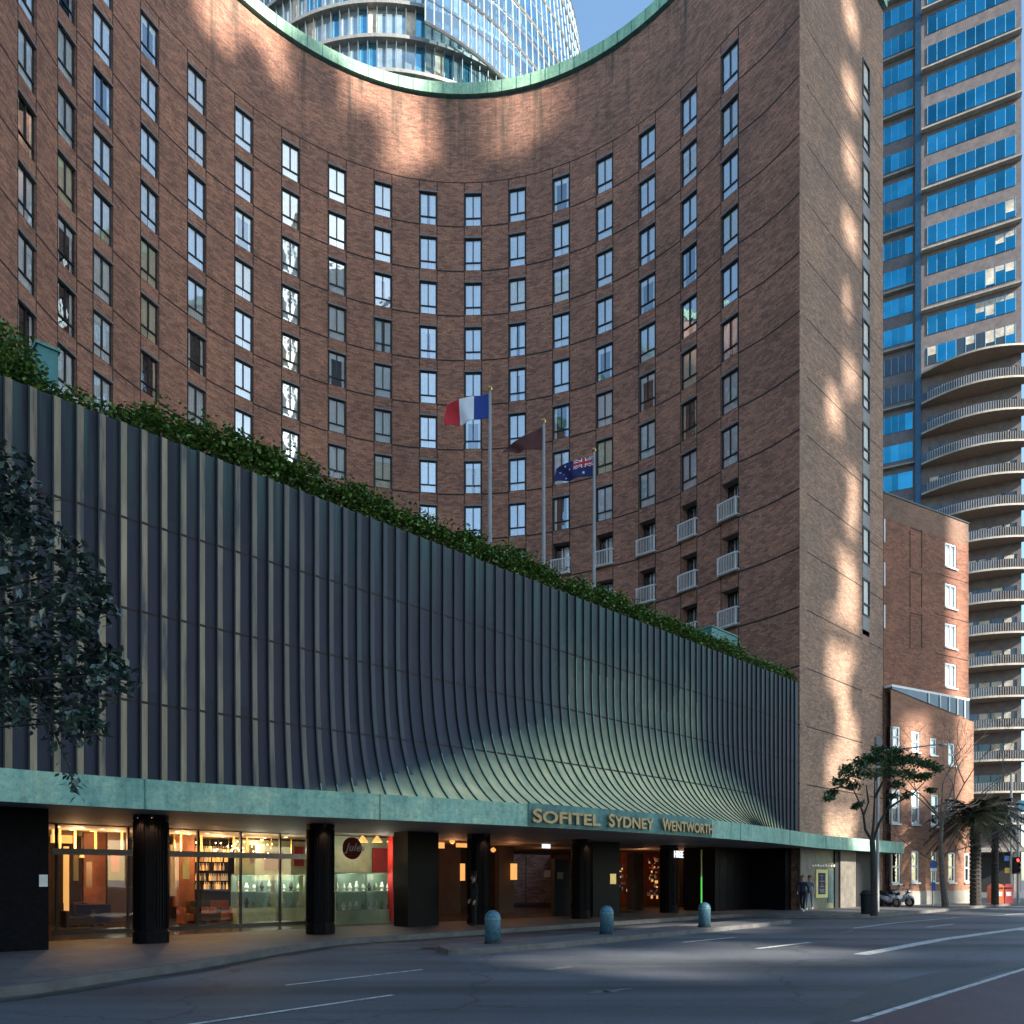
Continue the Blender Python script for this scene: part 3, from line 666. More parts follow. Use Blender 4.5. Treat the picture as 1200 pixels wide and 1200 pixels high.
# balconies in the lower right rows
for ci, c in enumerate(cols):
    p, tg, n = path(c); rz = math.atan2(tg.y, tg.x)
    for r, s_, h in rows:
        if not is_niche(ci, r) or s_ < Z_TOP-2.5: continue
        b = MB(); b.box((0, .12, .03), (.62, .38, .05)); 
        rl = MB()
        for x in (-.64, .64): rl.box((x, -.24, .50), (.025, .025, .50))
        rl.box((0, -.24, 1.02), (.68, .035, .03)); rl.box((0, -.24, .10), (.64, .03, .025))
        for x in (-.66, .66): rl.box((x, -.10, 1.02), (.025, .14, .03)); rl.box((x, -.08, .1), (.02, .14, .025))
        for i in range(11): rl.box((-.56+i*.112, -.24, .55), (.013, .013, .45))
        dr = MB(); y = .6
        for q, hh in (((-.5, y, WH/2), (.05, .04, WH/2)), ((.5, y, WH/2), (.05, .04, WH/2)), ((0, y, WH/2), (.03, .04, WH/2)), ((0, y, WH-.05), (.45, .04, .05))): dr.box(q, hh)
        dr.face([(-.5, y+.02, 0), (.5, y+.02, 0), (.5, y+.02, WH), (-.5, y+.02, WH)], 1); dr.face([(-.57, y+.25, 0), (.57, y+.25, 0), (.57, y+.25, WH), (-.57, y+.25, WH)], 2)
        for i in range(8): dr.face([(-.18+i*.08, y+.06+.02*(i % 2), 0), (-.10+i*.08, y+.06+.02*((i+1) % 2), 0), (-.10+i*.08, y+.06+.02*((i+1) % 2), WH), (-.18+i*.08, y+.06+.02*(i % 2), WH)], 3)
        key = 'bal'
        o = obj_from('balcony', proto_mesh('balcony', b, [M['concrete']]), tower); o.location = (p.x, p.y-52, s_); o.rotation_euler = (0, 0, rz)
        obj_from('railing', proto_mesh('railing', rl, [M['white']]), o); obj_from('balcony_door', proto_mesh('bdoor', dr, [M['frame_dark'], M['glass'], M['dark'], M['curtain']]), o)
# slit windows of the end wall
sw = MB(); W2 = (sl1-sl0); H2 = 2.15
for q, hh in (((-W2/2+.04, .1, H2/2), (.04, .05, H2/2)), ((W2/2-.04, .1, H2/2), (.04, .05, H2/2)), ((0, .1, .03), (W2/2-.08, .05, .04)), ((0, .1, H2-.03), (W2/2-.08, .05, .04)), ((0, .095, .68), (W2/2-.08, .04, .04))): sw.box(q, hh)
sw.box((0, .12, -.44), (W2/2-.01, .03, .42), m=1); sw.face([(-W2/2, .5, 0), (W2/2, .5, 0), (W2/2, .5, H2), (-W2/2, .5, H2)], 2)
swp = MB(); swp.face([(-W2/2+.08, .12, .04), (W2/2-.08, .12, .04), (W2/2-.08, .12, H2-.04), (-W2/2+.08, .12, H2-.04)])
swc = MB(); swc.box((0, .15, H2/2), (W2/2-.02, .006, H2/2))
for k in range(11):
    z = E+48.2-H2-k*FH; q = cpt((sl0+sl1)/2, .10)
    o = obj_from('slit_window', proto_mesh('slitw', sw, [M['frame_dark'], M['lintel'], M['dark']]), tower); o.location = (q.x, q.y-52, z); o.rotation_euler = (0, 0, math.atan2(CD.y, CD.x))
    obj_from('pane', proto_mesh('slitp', swp, [M['slit_glass']]), o); obj_from('curtain', proto_mesh('slitc', swc, [M['curtain_warm']]), o)

# ------------------------------------------------------------------ copper clad podium
pod = empty('copper_podium', (S(10, -8, 0).x, S(10, -8, 0).y, 0), 'low hotel podium with sweeping ribbed dark copper wall flaring over the green entrance canopy', 'building')
PW = .4338
def Bul(s): return max(0, fasc(s)-.33) * sst(2.5, 13.5, s) * (1-sst(25.5, 34.2, s))
def woff(s, z):
    z0 = Z_FT-.02; zc = z0 + (Z_TOP-z0)*.66
    u = max(0.0, min(1.0, (z-z0)/(zc-z0))); return Bul(s)*(.55*(1-u)**2.6+.45*(1-u)**6)
NZ = 26
zz = [Z_FT-.02 + (Z_TOP-Z_FT+.02)*((i/NZ)**1.25) for i in range(NZ+1)]
for t in (3.97, 6.0, 8.0):
    zz += [E+t-.03, E+t+.03]
zz = sorted(zz); zz = [z for i, z in enumerate(zz) if i == 0 or z-zz[i-1] > .008]
cl = MB()
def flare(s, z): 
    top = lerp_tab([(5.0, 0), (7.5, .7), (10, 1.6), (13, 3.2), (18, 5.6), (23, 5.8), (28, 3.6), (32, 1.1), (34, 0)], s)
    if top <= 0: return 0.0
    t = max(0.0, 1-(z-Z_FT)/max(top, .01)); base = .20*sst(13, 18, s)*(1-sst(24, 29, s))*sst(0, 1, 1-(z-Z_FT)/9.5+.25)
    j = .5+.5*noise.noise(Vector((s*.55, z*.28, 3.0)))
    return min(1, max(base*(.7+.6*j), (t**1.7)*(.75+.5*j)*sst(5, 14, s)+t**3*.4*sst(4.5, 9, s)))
nP = int((S_END-S_BEG)/PW)
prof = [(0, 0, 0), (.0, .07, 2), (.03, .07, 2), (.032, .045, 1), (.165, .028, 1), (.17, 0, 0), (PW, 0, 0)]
for k in range(nP):
    s0 = S_END-(k+1)*PW
    for i in range(len(prof)-1):
        a0, o0, _ = prof[i]; a1, o1, mi = prof[i+1]
        for z0, z1 in zip(zz, zz[1:]):
            sa, sb = s0+a0, s0+a1
            m_ = mi; mid_ = (z0+z1)/2-E
            if m_ != 2 and any(abs(mid_-t) < .029 for t in (3.97, 6.0, 8.0)): m_ = 3
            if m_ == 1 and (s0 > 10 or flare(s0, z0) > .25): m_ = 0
            if m_ == 2 and (flare(s0, z0) > .16 and i != 0): m_ = 4
            if i == 0 and flare(s0, z0) > .16: m_ = 3
            q = [(sa, z0, o0), (sb, z0, o1), (sb, z1, o1), (sa, z1, o0)]
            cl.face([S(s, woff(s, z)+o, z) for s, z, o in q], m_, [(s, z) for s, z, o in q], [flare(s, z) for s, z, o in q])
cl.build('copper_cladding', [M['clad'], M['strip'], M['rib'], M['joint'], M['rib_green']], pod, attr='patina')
# body of the podium, coping and terrace deck
b = MB()
sbox(b, S_BEG, S_END-.02, -.45, -.02, Z_FT+.02, Z_TOP-.03); b.build('parapet_wall', M['concrete'], pod)
b = MB(); sbox(b, S_BEG, S_END-.02, -9.0, -.45, Z_TOP-.5, Z_TOP-.3); b.build('terrace_deck', M['paving'], pod)
# canopy: fascia, soffit, lead flat
fs = MB(); sf = MB(); step = .6; ns = int((46.0-S_BEG)/step)
for i in range(ns):
    s0 = S_BEG+i*step; s1 = s0+step; f0, f1 = fasc(s0), fasc(s1)
    fs.face([S(s0, f0, Z_SOF), S(s1, f1, Z_SOF), S(s1, f1, Z_FT), S(s0, f0, Z_FT)])
    fs.face([S(s0, f0, Z_FT), S(s1, f1, Z_FT), S(s1, -.3, Z_FT), S(s0, -.3, Z_FT)])
    if i % 9 == 4: fs.box(S(s0, f0+.008, (Z_SOF+Z_FT)/2), (.012, .012, .325), ANG, 1)
    sf.face([S(s0, -17, Z_SOF+.06), S(s1, -17, Z_SOF+.06), S(s1, f1-.06, Z_SOF+.06), S(s0, f0-.06, Z_SOF+.06)])
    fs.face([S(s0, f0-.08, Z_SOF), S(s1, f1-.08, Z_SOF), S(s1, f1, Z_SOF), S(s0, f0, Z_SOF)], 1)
fs.face([S(s1, f1, Z_SOF), S(s1, -.3, Z_SOF), S(s1, -.3, Z_FT), S(s1, f1, Z_FT)])
fs.build('canopy_fascia', [M['verdigris'], M['verdigris_dark']], pod)
sf.build('canopy_soffit', M['soffit'], pod)
# sign board and its letters
sA = s_at(617, 2.7); sA = s_at(617, fasc(sA)); sB = s_at(832, 2.4); sB = s_at(832, fasc(sB))
sg = MB(); n = 24
for i in range(n):
    a, c = sA+(sB-sA)*i/n, sA+(sB-sA)*(i+1)/n
    sg.face([S(a, fasc(a)+.05, Z_SOF+.03), S(c, fasc(c)+.05, Z_SOF+.03), S(c, fasc(c)+.05, Z_FT+.02), S(a, fasc(a)+.05, Z_FT+.02)])
    sg.face([S(a, fasc(a)+.05, Z_FT+.02), S(c, fasc(c)+.05, Z_FT+.02), S(c, fasc(c)-.01, Z_FT+.02), S(a, fasc(a)-.01, Z_FT+.02)])
for a in (sA, sB): sg.face([S(a, fasc(a), Z_SOF+.03), S(a, fasc(a)+.05, Z_SOF+.03), S(a, fasc(a)+.05, Z_FT+.02), S(a, fasc(a), Z_FT+.02)])
sign = sg.build('sign_board', M['sign_panel'], pod)
def xs(x): 
    q = s_at(x, 2.7)
    for _ in range(4): q = s_at(x, fasc(q))
    return q
for word, xa, xb in (('SOFITEL', 620, 699), ('SYDNEY', 709, 762), ('WENTWORTH', 772, 831)):
    sa, sb = xs(xa), xs(xb)
    cu = bpy.data.curves.new('t', 'FONT'); cu.body = word; cu.size = .56; cu.extrude = .035; cu.offset = .016; cu.space_character = 1.02
    t = bpy.data.objects.new('t', cu); COL.objects.link(t); bpy.context.view_layer.update()
    me = bpy.data.meshes.new_from_object(t.evaluated_get(bpy.context.evaluated_depsgraph_get())); bpy.data.objects.remove(t)
    xm = max(v.co.x for v in me.vertices); me.materials.clear(); me.materials.append(M['gold_letter'])
    for v in me.vertices:
        cap = v.co.x < xm*(.14 if word[0] != 'W' else .13)
        s = sa + (sb-sa)*v.co.x/xm; zq = v.co.y*(1.0 if cap else .86)
        q = S(s, fasc(s)+.13+v.co.z, Z_SOF+.13+zq) - pod.location; v.co = q
    o = bpy.data.objects.new('sign_lettering', me); COL.objects.link(o); o.parent = sign
# ground floor: columns and piers
def colm(x, Zd, w_px, base='column', lamps=(1,), deep=None):
    X = px(x, Zd); w = w_px/F*Zd
    b = MB(); wd = w*.5; n = 14
    for k in range(n):
        a0 = 2*math.pi*k/n; a1 = 2*math.pi*(k+1)/n
    h = Z_SOF+.06
    b.prism([(X+wd*.97*math.cos(2*math.pi*(k+.5)/16), Zd+wd*.97*math.sin(2*math.pi*(k+.5)/16)) for k in range(16)], SW+.28, h-.12)
    b.prism([(X+wd*1.04*math.cos(2*math.pi*(k+.5)/16), Zd+wd*1.04*math.sin(2*math.pi*(k+.5)/16)) for k in range(16)], SW, SW+.28)
    b.prism([(X+wd*1.02*math.cos(2*math.pi*(k+.5)/16), Zd+wd*1.02*math.sin(2*math.pi*(k+.5)/16)) for k in range(16)], h-.12, h)
    for k in range(32):
        a = 2*math.pi*k/32; b.box((X+wd*.985*math.cos(a), Zd+wd*.985*math.sin(a), (SW+h)/2+.1), (.012, .012, (h-SW)/2-.26), a)
    o = b.build('column', M['black_stone'], pod)
    for dx in lamps:
        l = MB(); lx = X+wd*.35*dx+.12*dx; ly = Zd-wd-.12
        l.lathe((lx, ly, h-.10), [(0, .09), (.055, .09), (.055, 0), (.04, 0)], 10); l.lathe((lx, ly, h-.095), [(0, 0), (.04, 0)], 10, 1)
        l.build('downlight', [M['frame_dark'], M['lamp_warm']], o)
        pl = bpy.data.lights.new('column_lamp', 'SPOT'); pl.energy = 12; pl.color = (1, .55, .28); pl.shadow_soft_size = .03; pl.spot_size = R(95); pl.spot_blend = .7
        lo = bpy.data.objects.new('column_lamp', pl); COL.objects.link(lo); lo.parent = pod; lo.location = Vector((lx, ly, h-.14)) - pod.location
        lo.rotation_euler = (R(14), 0, 0)
    return o
colm(177, 19.3, 38, lamps=(-.3, 1)); colm(375.5, 22.4, 32, lamps=(1,)); colm(561, 27.3, 27, lamps=(1,)); colm(681, 31.0, 22, lamps=(1,)); colm(784, 36.6, 21, lamps=(1,))
def sb_px(x0, x1, o0, o1, name, mat, z0=SW, z1=Z_SOF+.058, parent=pod, m2=None):
    b = MB(); sbox(b, s_at(x0, o1), s_at(x1, o1), o0, o1, z0, z1); return b.build(name, mat, parent)
sb_px(-260, 57, -4.2, -1.6, 'stone_pier', M['black_stone'])
sb_px(478, 514, -3.4, -2.6, 'stone_pier', M['black_stone'])
sb_px(695, 726, -3.4, -2.6, 'stone_pier', M['black_stone'])
# lobby shell
OB = -14.0
b = MB()
b.face([S(S_BEG, OB, SW), S(27, OB, SW), S(27, OB, Z_SOF+.06), S(S_BEG, OB, Z_SOF+.06)])
b.build('lobby_rear_wall', M['lobby_wall'], pod)
b = MB(); b.face([S(S_BEG, -4.2, SW+.004), S(27, -4.2, SW+.004), S(27, OB, SW+.004), S(S_BEG, OB, SW+.004)]); b.build('lobby_floor', M['lobby_floor'], pod)
b = MB(); b.face([S(S_BEG, OB, Z_SOF+.03), S(27, OB, Z_SOF+.03), S(27, -6.6, Z_SOF+.03), S(S_BEG, -6.6, Z_SOF+.03)]); b.build('lobby_ceiling', M['beige'], pod)
# solid dark wall to the right
b = MB(); sbox(b, s_at(838, -2.2), S_END+.3, -4.0, -2.2, SW, Z_SOF+.058)
for i in range(9):
    s_ = s_at(838, -2.2)+.4+i*.75; sbox(b, s_, s_+.03, -2.2, -2.19, SW+.1, Z_SOF)
sbox(b, 34.1, S_END-.06, -2.19, -.35, SW, Z_SOF+.058)
b.build('dark_stone_wall', M['black_stone'], pod)
for x in (836, 856, 873, 892):
    s_ = s_at(x, -1.9); q = S(s_, -1.9, Z_SOF-.03); l = MB(); l.lathe(q, [(0, .08), (.05, .08), (.05, 0), (.035, 0)], 10); l.lathe((q.x, q.y, q.z+.005), [(0, 0), (.035, 0)], 10, 1)
    l.build('downlight', [M['frame_dark'], M['lamp_warm']], pod)
    if x < 870:
        pl = bpy.data.lights.new('wall_lamp', 'SPOT'); pl.energy = 14; pl.color = (1, .5, .22); pl.shadow_soft_size = .03; pl.spot_size = R(80); pl.spot_blend = .7
        lo = bpy.data.objects.new('wall_lamp', pl); COL.objects.link(lo); lo.parent = pod; lo.location = q - Vector((0, 0, .05)) - pod.location
# glazed shopfront line and mullions
OG = -6.6
gl = MB(); mu = MB()
gs0, gs1 = s_at(60, OG), s_at(392, OG)
gl.face([S(gs0, OG, SW), S(gs1, OG, SW), S(gs1, OG, Z_SOF), S(gs0, OG, Z_SOF)])
for x in (66, 150, 232, 282, 328, 360):
    s_ = s_at(x, OG); sbox(mu, s_-.03, s_+.03, OG-.05, OG+.05, SW, Z_SOF+.04)
sbox(mu, gs0, gs1, OG-.06, OG+.06, SW+2.30, SW+2.48, 1)
sbox(mu, gs0, gs1, OG-.04, OG+.04, SW+.004, SW+.10)
g_ = mu.build('shopfront_frame', [M['frame_dark'], M['pole']], pod); gl.build('shopfront_glass', M['shop_glass'], g_)
# lobby contents behind the glass (timber panels, pendant lamps, desk, sofa, pictures)
def ib(x0, x1, o, th, y0, y1, name, mat, parent=pod):
    s0, s1 = s_at(x0, o), s_at(x1, o); Z = S((s0+s1)/2, o, 0).y; b = MB(); sbox(b, s0, s1, o-th, o, max(SW+.006, pz(y1, Z)), min(Z_SOF+.028, pz(y0, Z))); return b.build(name, mat, parent)
tw = ib(98, 126, -10.5, .2, 975, 1068, 'timber_panel', M['wood']); ib(126, 150, -9.5, .2, 966, 1080, 'timber_screen', M['lobby_wall'])
ib(205, 228, -10.2, .2, 975, 1062, 'timber_panel', M['wood']); ib(228, 268, -11.5, .2, 978, 1060, 'bottle_shelf', M['dark'])
ib(75, 81, -8.6, .1, 992, 1075, 'lit_panel', M['amber_glow']); ib(60, 85, -12.5, .1, 975, 988, 'lit_bulkhead', M['amber_glow'])
ib(90, 130, -8.2, .9, 1060, 1082, 'reception_sofa', M['navy']); ib(220, 250, -9.2, .6, 1058, 1072, 'reception_sofa', M['navy'])
ib(200, 207, -9.6, .1, 990, 1050, 'lit_panel', M['beige'])
for x, y, o in ((96, 1005, -9.8), (268, 1000, -9.0), (246, 996, -9.5), (256, 1006, -10.4), (287, 1000, -9.0), (303, 1001, -9.8)):
    s_ = s_at(x, o); Z = S(s_, o, 0).y; q = S(s_, o, min(pz(y, Z), Z_SOF-.3)); l = MB(); l.tube([(q.x, q.y, Z_SOF+.02), (q.x, q.y, q.z+.12)], .006, 4); l.lathe((q.x, q.y, q.z), [(0, .13), (.06, .12), (.08, 0), (0, 0)], 10, 1); l.build('pendant_lamp', [M['brass'], M['amber_glow']], pod)
b = MB()                                           # bottles on the shelf wall
rb = random.Random(5)
for x in range(230, 268, 2):
    for y in (1000, 1010, 1020, 1032, 1042):
        if rb.random() < .75:
            s_ = s_at(x, -11.25); Z = S(s_, -11.25, 0).y; q = S(s_, -11.25, pz(y, Z)); b.lathe(q, [(0, 0), (.04, 0), (.04, .16), (.015, .21), (.015, .28), (0, .28)], 7, rb.randint(0, 2))
b.build('shelf_bottles', [M['brass'], M['white'], M['amber_glow']], pod)
rng = random.Random(11)
for i, (x, o) in enumerate([(68, -7.6), (84, -8.8), (96, -7.4), (108, -9.2), (120, -7.8), (138, -8.6), (208, -7.6), (221, -8.8), (243, -7.8), (262, -9.3), (283, -7.8), (310, -9.2), (335, -8.2)]):
    s_ = s_at(x, o); q = S(s_, o, Z_SOF+.015); l = MB(); l.lathe(q, [(0, 0), (.07, 0)], 10, 0); l.build('downlight', [M['lamp_white' if i % 3 else 'lamp_warm']], pod)
for x, o, e in ((90, -8.6, 42), (135, -8.8, 30), (215, -8.6, 40), (255, -9.5, 45), (120, -11.5, 30), (300, -9.5, 26)):
    s_ = s_at(x, o); pl = bpy.data.lights.new('lobby_light', 'POINT'); pl.energy = e*.75; pl.color = (1, .58, .28); pl.shadow_soft_size = .12
    lo = bpy.data.objects.new('lobby_light', pl); COL.objects.link(lo); lo.parent = pod; lo.location = S(s_, o, Z_SOF-.35) - pod.location
b = MB()
for i in range(70):
    s_ = s_at(rb.uniform(244, 322), -8.0+rb.uniform(-1.2, .6)); b.lathe(S(s_, -8.0+rb.uniform(-1.2, .6), Z_SOF-rb.uniform(.15, .75)), [(0, -.03), (.028, 0), (0, .03)], 6, rb.choice([0, 0, 1]))
b.build('bead_chandelier', [M['lamp_warm'], M['brass']], pod)
for x, o in ((92, -8.3), (104, -8.6), (226, -8.2), (240, -8.0), (262, -8.1), (300, -8.3)):      # armchairs
    s_ = s_at(x, o); b = MB(); sbox(b, s_-.33, s_+.33, o-.33, o+.33, SW+.18, SW+.42); sbox(b, s_-.33, s_+.33, o-.42, o-.331, SW+.1, SW+.85); sbox(b, s_-.42, s_-.331, o-.33, o+.33, SW+.1, SW+.62); sbox(b, s_+.331, s_+.42, o-.33, o+.33, SW+.1, SW+.62)
    b.build('lobby_armchair', M['lobby_wall' if x in (92, 240, 300) else 'wood'], pod)
for x in (62, 70, 88, 112, 143, 204, 212, 236, 274, 290, 318, 342):
    s_ = s_at(x, -9.0); q = S(s_, -9.0, 0); b = MB(); b.tube([(q.x, q.y, Z_SOF+.02), (q.x, q.y, Z_SOF-rb.uniform(.35, .9))], .035, 6); b.build('hanging_tube_lamp', M['amber_glow' if x % 3 else 'brass'], pod)
for x0, x1, y0, y1, m_ in ((86, 92, 1000, 1032, 'brass'), (101, 108, 1010, 1040, 'beige'), (130, 140, 1002, 1022, 'dark_red'), (214, 222, 1005, 1030, 'brass'), (345, 356, 992, 1015, 'dark_red'), (292, 300, 990, 1012, 'beige')): ib(x0, x1, -9.2, .05, y0, y1, 'framed_picture', M[m_])
# display cases of the jeweller
def case(x0, x1, y0, y1, o):
    s0, s1 = s_at(x0, o), s_at(x1, o); Z = S((s0+s1)/2, o, 0).y; z0, z1 = max(SW+.35, pz(y1, Z)), pz(y0, Z)
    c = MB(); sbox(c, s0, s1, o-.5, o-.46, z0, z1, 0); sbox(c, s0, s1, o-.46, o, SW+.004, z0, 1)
    sbox(c, s0, s1, o-.45, o-.01, z1, z1+.05, 1)
    for t in (.0, .5, 1.0): ss = s0+(s1-s0)*t; sbox(c, ss-.02, ss+.02, o-.03, o-.005, z0, z1, 1)
    sbox(c, s0+.03, s1-.03, o-.42, o-.04, z0+(z1-z0)*.5, z0+(z1-z0)*.5+.02, 1)
    cc = c.build('display_case', [M['case_back_glow'], M['shop_green']], pod)
    bst = MB(); n = int((s1-s0)/.27)
    for lev in (0.01, (z1-z0)*.5+.025):
        for i in range(n):
            q = S(s0+(i+.5)*(s1-s0)/n, o-.2, z0+lev); hh = rng.uniform(.22, .38)
            bst.lathe(q, [(0, 0), (.07, 0), (.04, hh*.2), (.085, hh*.45), (.05, hh*.75), (.03, hh), (0, hh)], 8, rng.choice([0, 0, 0, 1, 2]))
    bst.build('jewellery_busts', [M['white'], M['dark'], M['shop_green']], cc)
    for fr_ in (.25, .75):
        pl = bpy.data.lights.new('case_lamp', 'POINT'); pl.energy = 3.2; pl.color = (.95, 1, .88); pl.shadow_soft_size = .04
        lo = bpy.data.objects.new('case_lamp', pl); COL.objects.link(lo); lo.parent = pod; lo.location = S(s0+(s1-s0)*fr_, o-.10, z1-.08) - pod.location
    ft = MB(); ft.face([S(s0, o, z0), S(s1, o, z0), S(s1, o, z1), S(s0, o, z1)]); ft.build('case_glass', M['shop_glass'], cc)
case(278, 323, 1026, 1064, -7.4); case(331, 357, 1026, 1064, -7.4); case(394, 462, 1024, 1066, -5.2)
ib(392, 460, -6.2, .1, 978, 1079, 'shop_back_wall', M['shop_green']); ib(460, 475, -5.0, .3, 976, 1079, 'red_pillar', M['red'])
ib(276, 360, -9.6, .1, 985, 1079, 'shop_back_wall', M['shop_green'])
ib(437, 460, -6.05, .04, 994, 1023, 'red_poster', M['dark_red']); ib(310, 332, -9.4, .04, 998, 1020, 'red_poster', M['dark_red'])
s_ = s_at(413, -4.9); Z = S(s_, -4.9, 0).y; q = S(s_, -4.9, pz(994, Z)); rr = 13/F*Z
l = MB(); ring = [q + Vector((D.x, D.y, 0))*rr*math.cos(2*math.pi*k/28) + Vector((0, 0, rr*math.sin(2*math.pi*k/28))) for k in range(28)]
l.face(ring); l.face([p - Vector((N.x, N.y, 0))*.04 for p in reversed(ring)])
for k in range(28):
    a, c = ring[k], ring[(k+1) % 28]; nn = Vector((N.x, N.y, 0))*.04; l.face([c, a, a-nn, c-nn])
rs = l.build('round_shop_sign', M['dark_red'], pod)
qq = S(s_-rr*.72, -4.88, q.z-.10)
t_ = text_mesh('sign_lettering', 'Jules', .40, .008, M['white'], pod, qq, (D.x, D.y, 0), .004, .92, .35); t_.parent = rs; 
for i, x in enumerate((425, 442, 459)):
    s2 = s_at(x, -5.3); Z = S(s2, -5.3, 0).y; q = S(s2, -5.3, pz(987, Z)); l = MB(); l.lathe(q, [(.20, 0), (.03, .24), (0, .24)], 14, 0); l.lathe((q.x, q.y, q.z+.03), [(0, 0), (.07, 0), (.05, .1), (0, .12)], 10, 1)
    l.build('cone_lamp', [M['amber_glow'], M['lamp_warm']], pod)
for x, o, e in ((420, -5.0, 10), (448, -5.0, 10), (300, -7.2, 12), (340, -7.2, 12)):
    pl = bpy.data.lights.new('shop_light', 'POINT'); pl.energy = e*.75; pl.color = (.95, .95, .72); pl.shadow_soft_size = .1
    lo = bpy.data.objects.new('shop_light', pl); COL.objects.link(lo); lo.parent = pod; lo.location = S(s_at(x, o), o, Z_SOF-.5) - pod.location
ib(462, 472, -4.2, .03, 1069, 1083, 'floor_notice', M['beige'])
# main entrance bay and restaurant bay
ib(515, 540, -9.0, .2, 980, 1072, 'timber_panel', M['lobby_wall']); ib(585, 602, -8.2, .3, 985, 1075, 'timber_panel', M['lobby_wall'])
ib(513, 521, -7.5, .1, 985, 994, 'lit_panel', M['amber_glow']); ib(536, 549, -7.5, .1, 984, 993, 'lit_panel', M['amber_glow']); ib(599, 606, -8.0, .05, 1012, 1031, 'lit_picture', M['amber_glow'])
ib(540, 545, -8.0, .05, 1012, 1032, 'lit_picture', M['amber_glow']); ib(637, 645, -5.5, .1, 988, 994, 'exit_light', M['lit_sign'])
ib(650, 668, -4.6, .2, 1007, 1076, 'concierge_cabinet', M['dark']); ib(638, 645, -4.5, .05, 1020, 1028, 'lit_notice', M['beige']); ib(654, 660, -4.5, .04, 1022, 1030, 'lit_notice', M['beige'])
for x, y in ((530, 986), (578, 996)):
    s2 = s_at(x, -6); q = S(s2, -6, pz(y, S(s2, -6, 0).y)); l = MB(); l.lathe(q, [(0, -.12), (.09, -.06), (.12, 0), (.09, .06), (0, .12)], 12); l.build('globe_lamp', M['amber_glow'], pod)
for x, o, e in ((532, -6.0, 26), (600, -6.5, 22), (640, -8.5, 10), (752, -6.5, 34), (800, -6, 16)):
    pl = bpy.data.lights.new('entry_light', 'POINT'); pl.energy = e*.45; pl.color = (1, .42, .18); pl.shadow_soft_size = .12
    lo = bpy.data.objects.new('entry_light', pl); COL.objects.link(lo); lo.parent = pod; lo.location = S(s_at(x, o), o, Z_SOF-.5) - pod.location
ib(728, 774, -9.5, .2, 990, 1066, 'restaurant_wall', M['wood']); ib(742, 754, -6.0, .4, 1000, 1066, 'restaurant_screen', M['lobby_wall'])
b = MB(); rb = random.Random(8)
for i in range(90):
    x = rb.choice([rb.uniform(726, 741), rb.uniform(760, 773)]); y = rb.uniform(1005, 1052); s2 = s_at(x, -6.6); q = S(s2, -6.6, max(SW+.1, pz(y, S(s2, -6.6, 0).y)))
    b.box(q, (rb.uniform(.03, .12), .02, rb.uniform(.03, .10)), ANG, rb.choice([0, 1, 2, 3, 3, 4]))
b.build('coloured_glass_wall', [M['red'], M['fr_blue'], M['amber_glow'], M['white'], M['pink']], pod)
ib(715, 722, -2.58, .02, 1024, 1036, 'brass_plaque', M['brass']).data
ib(46, 56, -1.58, .02, 1025, 1039, 'paper_notice', M['white'])
s2 = s_at(800, -4.4); Z = S(s2, -4.4, 0).y
Z = S(s_at(800, -3.0), -3.0, 0).y; text_mesh('lit_sign_lettering', 'HREE', .46, .02, M['lit_sign'], pod, S(s_at(790, -1.9), -1.9, pz(1006.5, Z)), (D.x, D.y, 0), .0, .66)
ib(800, 832, -6.5, .2, 990, 1066, 'bar_wall', M['dark'])

# end of canopy: shop under the tower (stone, yellow poster, dark gate)
sh = MB()
def cbox(mb, x0, x1, o0, o1, z0, z1, m=0):
    def ss(x, o):
        k = (x-600)/F; p = C0 + CN*o; return (k*p.y-p.x)/(CD.x-k*CD.y)
    a, b = ss(x0, o1), ss(x1, o1)
    mb.prism([tuple(cpt(s, o)) for s, o in ((a, o0), (a, o1), (b, o1), (b, o0))], z0, z1, m)
M['stone'] = simple('brown stone facing', (.13, .115, .095), .6, 0, .35, 2)
cbox(sh, 938, 956, .003, .10, SW, Z_SOF+.05, 0); sh.build('stone_facing', M['stone'], tower)
sh = MB(); cbox(sh, 985, 1003, .003, .25, SW, Z_SOF+.05, 0); sh.build('stone_facing', M['stone'], tower)
sh = MB(); cbox(sh, 956.2, 984.6, .003, .06, SW, Z_SOF+.05, 0); cbox(sh, 978.5, 983.5, .06, .14, SW, Z_SOF+.05, 1); cbox(sh, 970, 977, .062, .08, SW+.3, pz(1020, 42), 2)
sfo = sh.build('corner_shopfront', [simple('olive shop wall', (.12, .125, .07), .5, 0, .3, 3), M['dark'], simple('teal grey glass door', (.06, .11, .12), .15)], tower)
sh = MB(); cbox(sh, 956.6, 970, .07, .16, pz(1052, 41), pz(1019, 41), 0); cbox(sh, 959, 967.5, .162, .17, pz(1048, 41), pz(1023, 41), 1)
for i in range(14):
    cbox(sh, 960+rng.uniform(0, 4), 964+rng.uniform(0, 3), .172, .176, pz(1046-i*1.6, 41), pz(1045-i*1.6, 41), rng.choice([2, 3, 1]))
sh.build('poster_box', [M['yellow'], M['navy'], M['grey_cloth'], M['dark_red']], tower)
sh = MB(); cbox(sh, 1003.5, 1031, .003, .12, SW, Z_SOF+.05, 0); sh.build('dark_gate', M['dark'], tower)
# small sign letters over the corner shop: white blobs too small to read, made as short strokes
sh = MB()
for i in range(9): cbox(sh, 952+i*3.1, 953.8+i*3.1, .12, .14, pz(1015.5, 41), pz(1013.8-(i % 3)*.5, 41), 0)
sh.build('shop_sign_strokes', M['white'], tower)
sh = MB(); sh.face([S(S_END, -.3, Z_FT), S(46, -.3, Z_FT), S(46, -.9, Z_FT), S(S_END, -.9, Z_FT)]); sh.build('canopy_flashing', M['verdigris_dark'], pod)

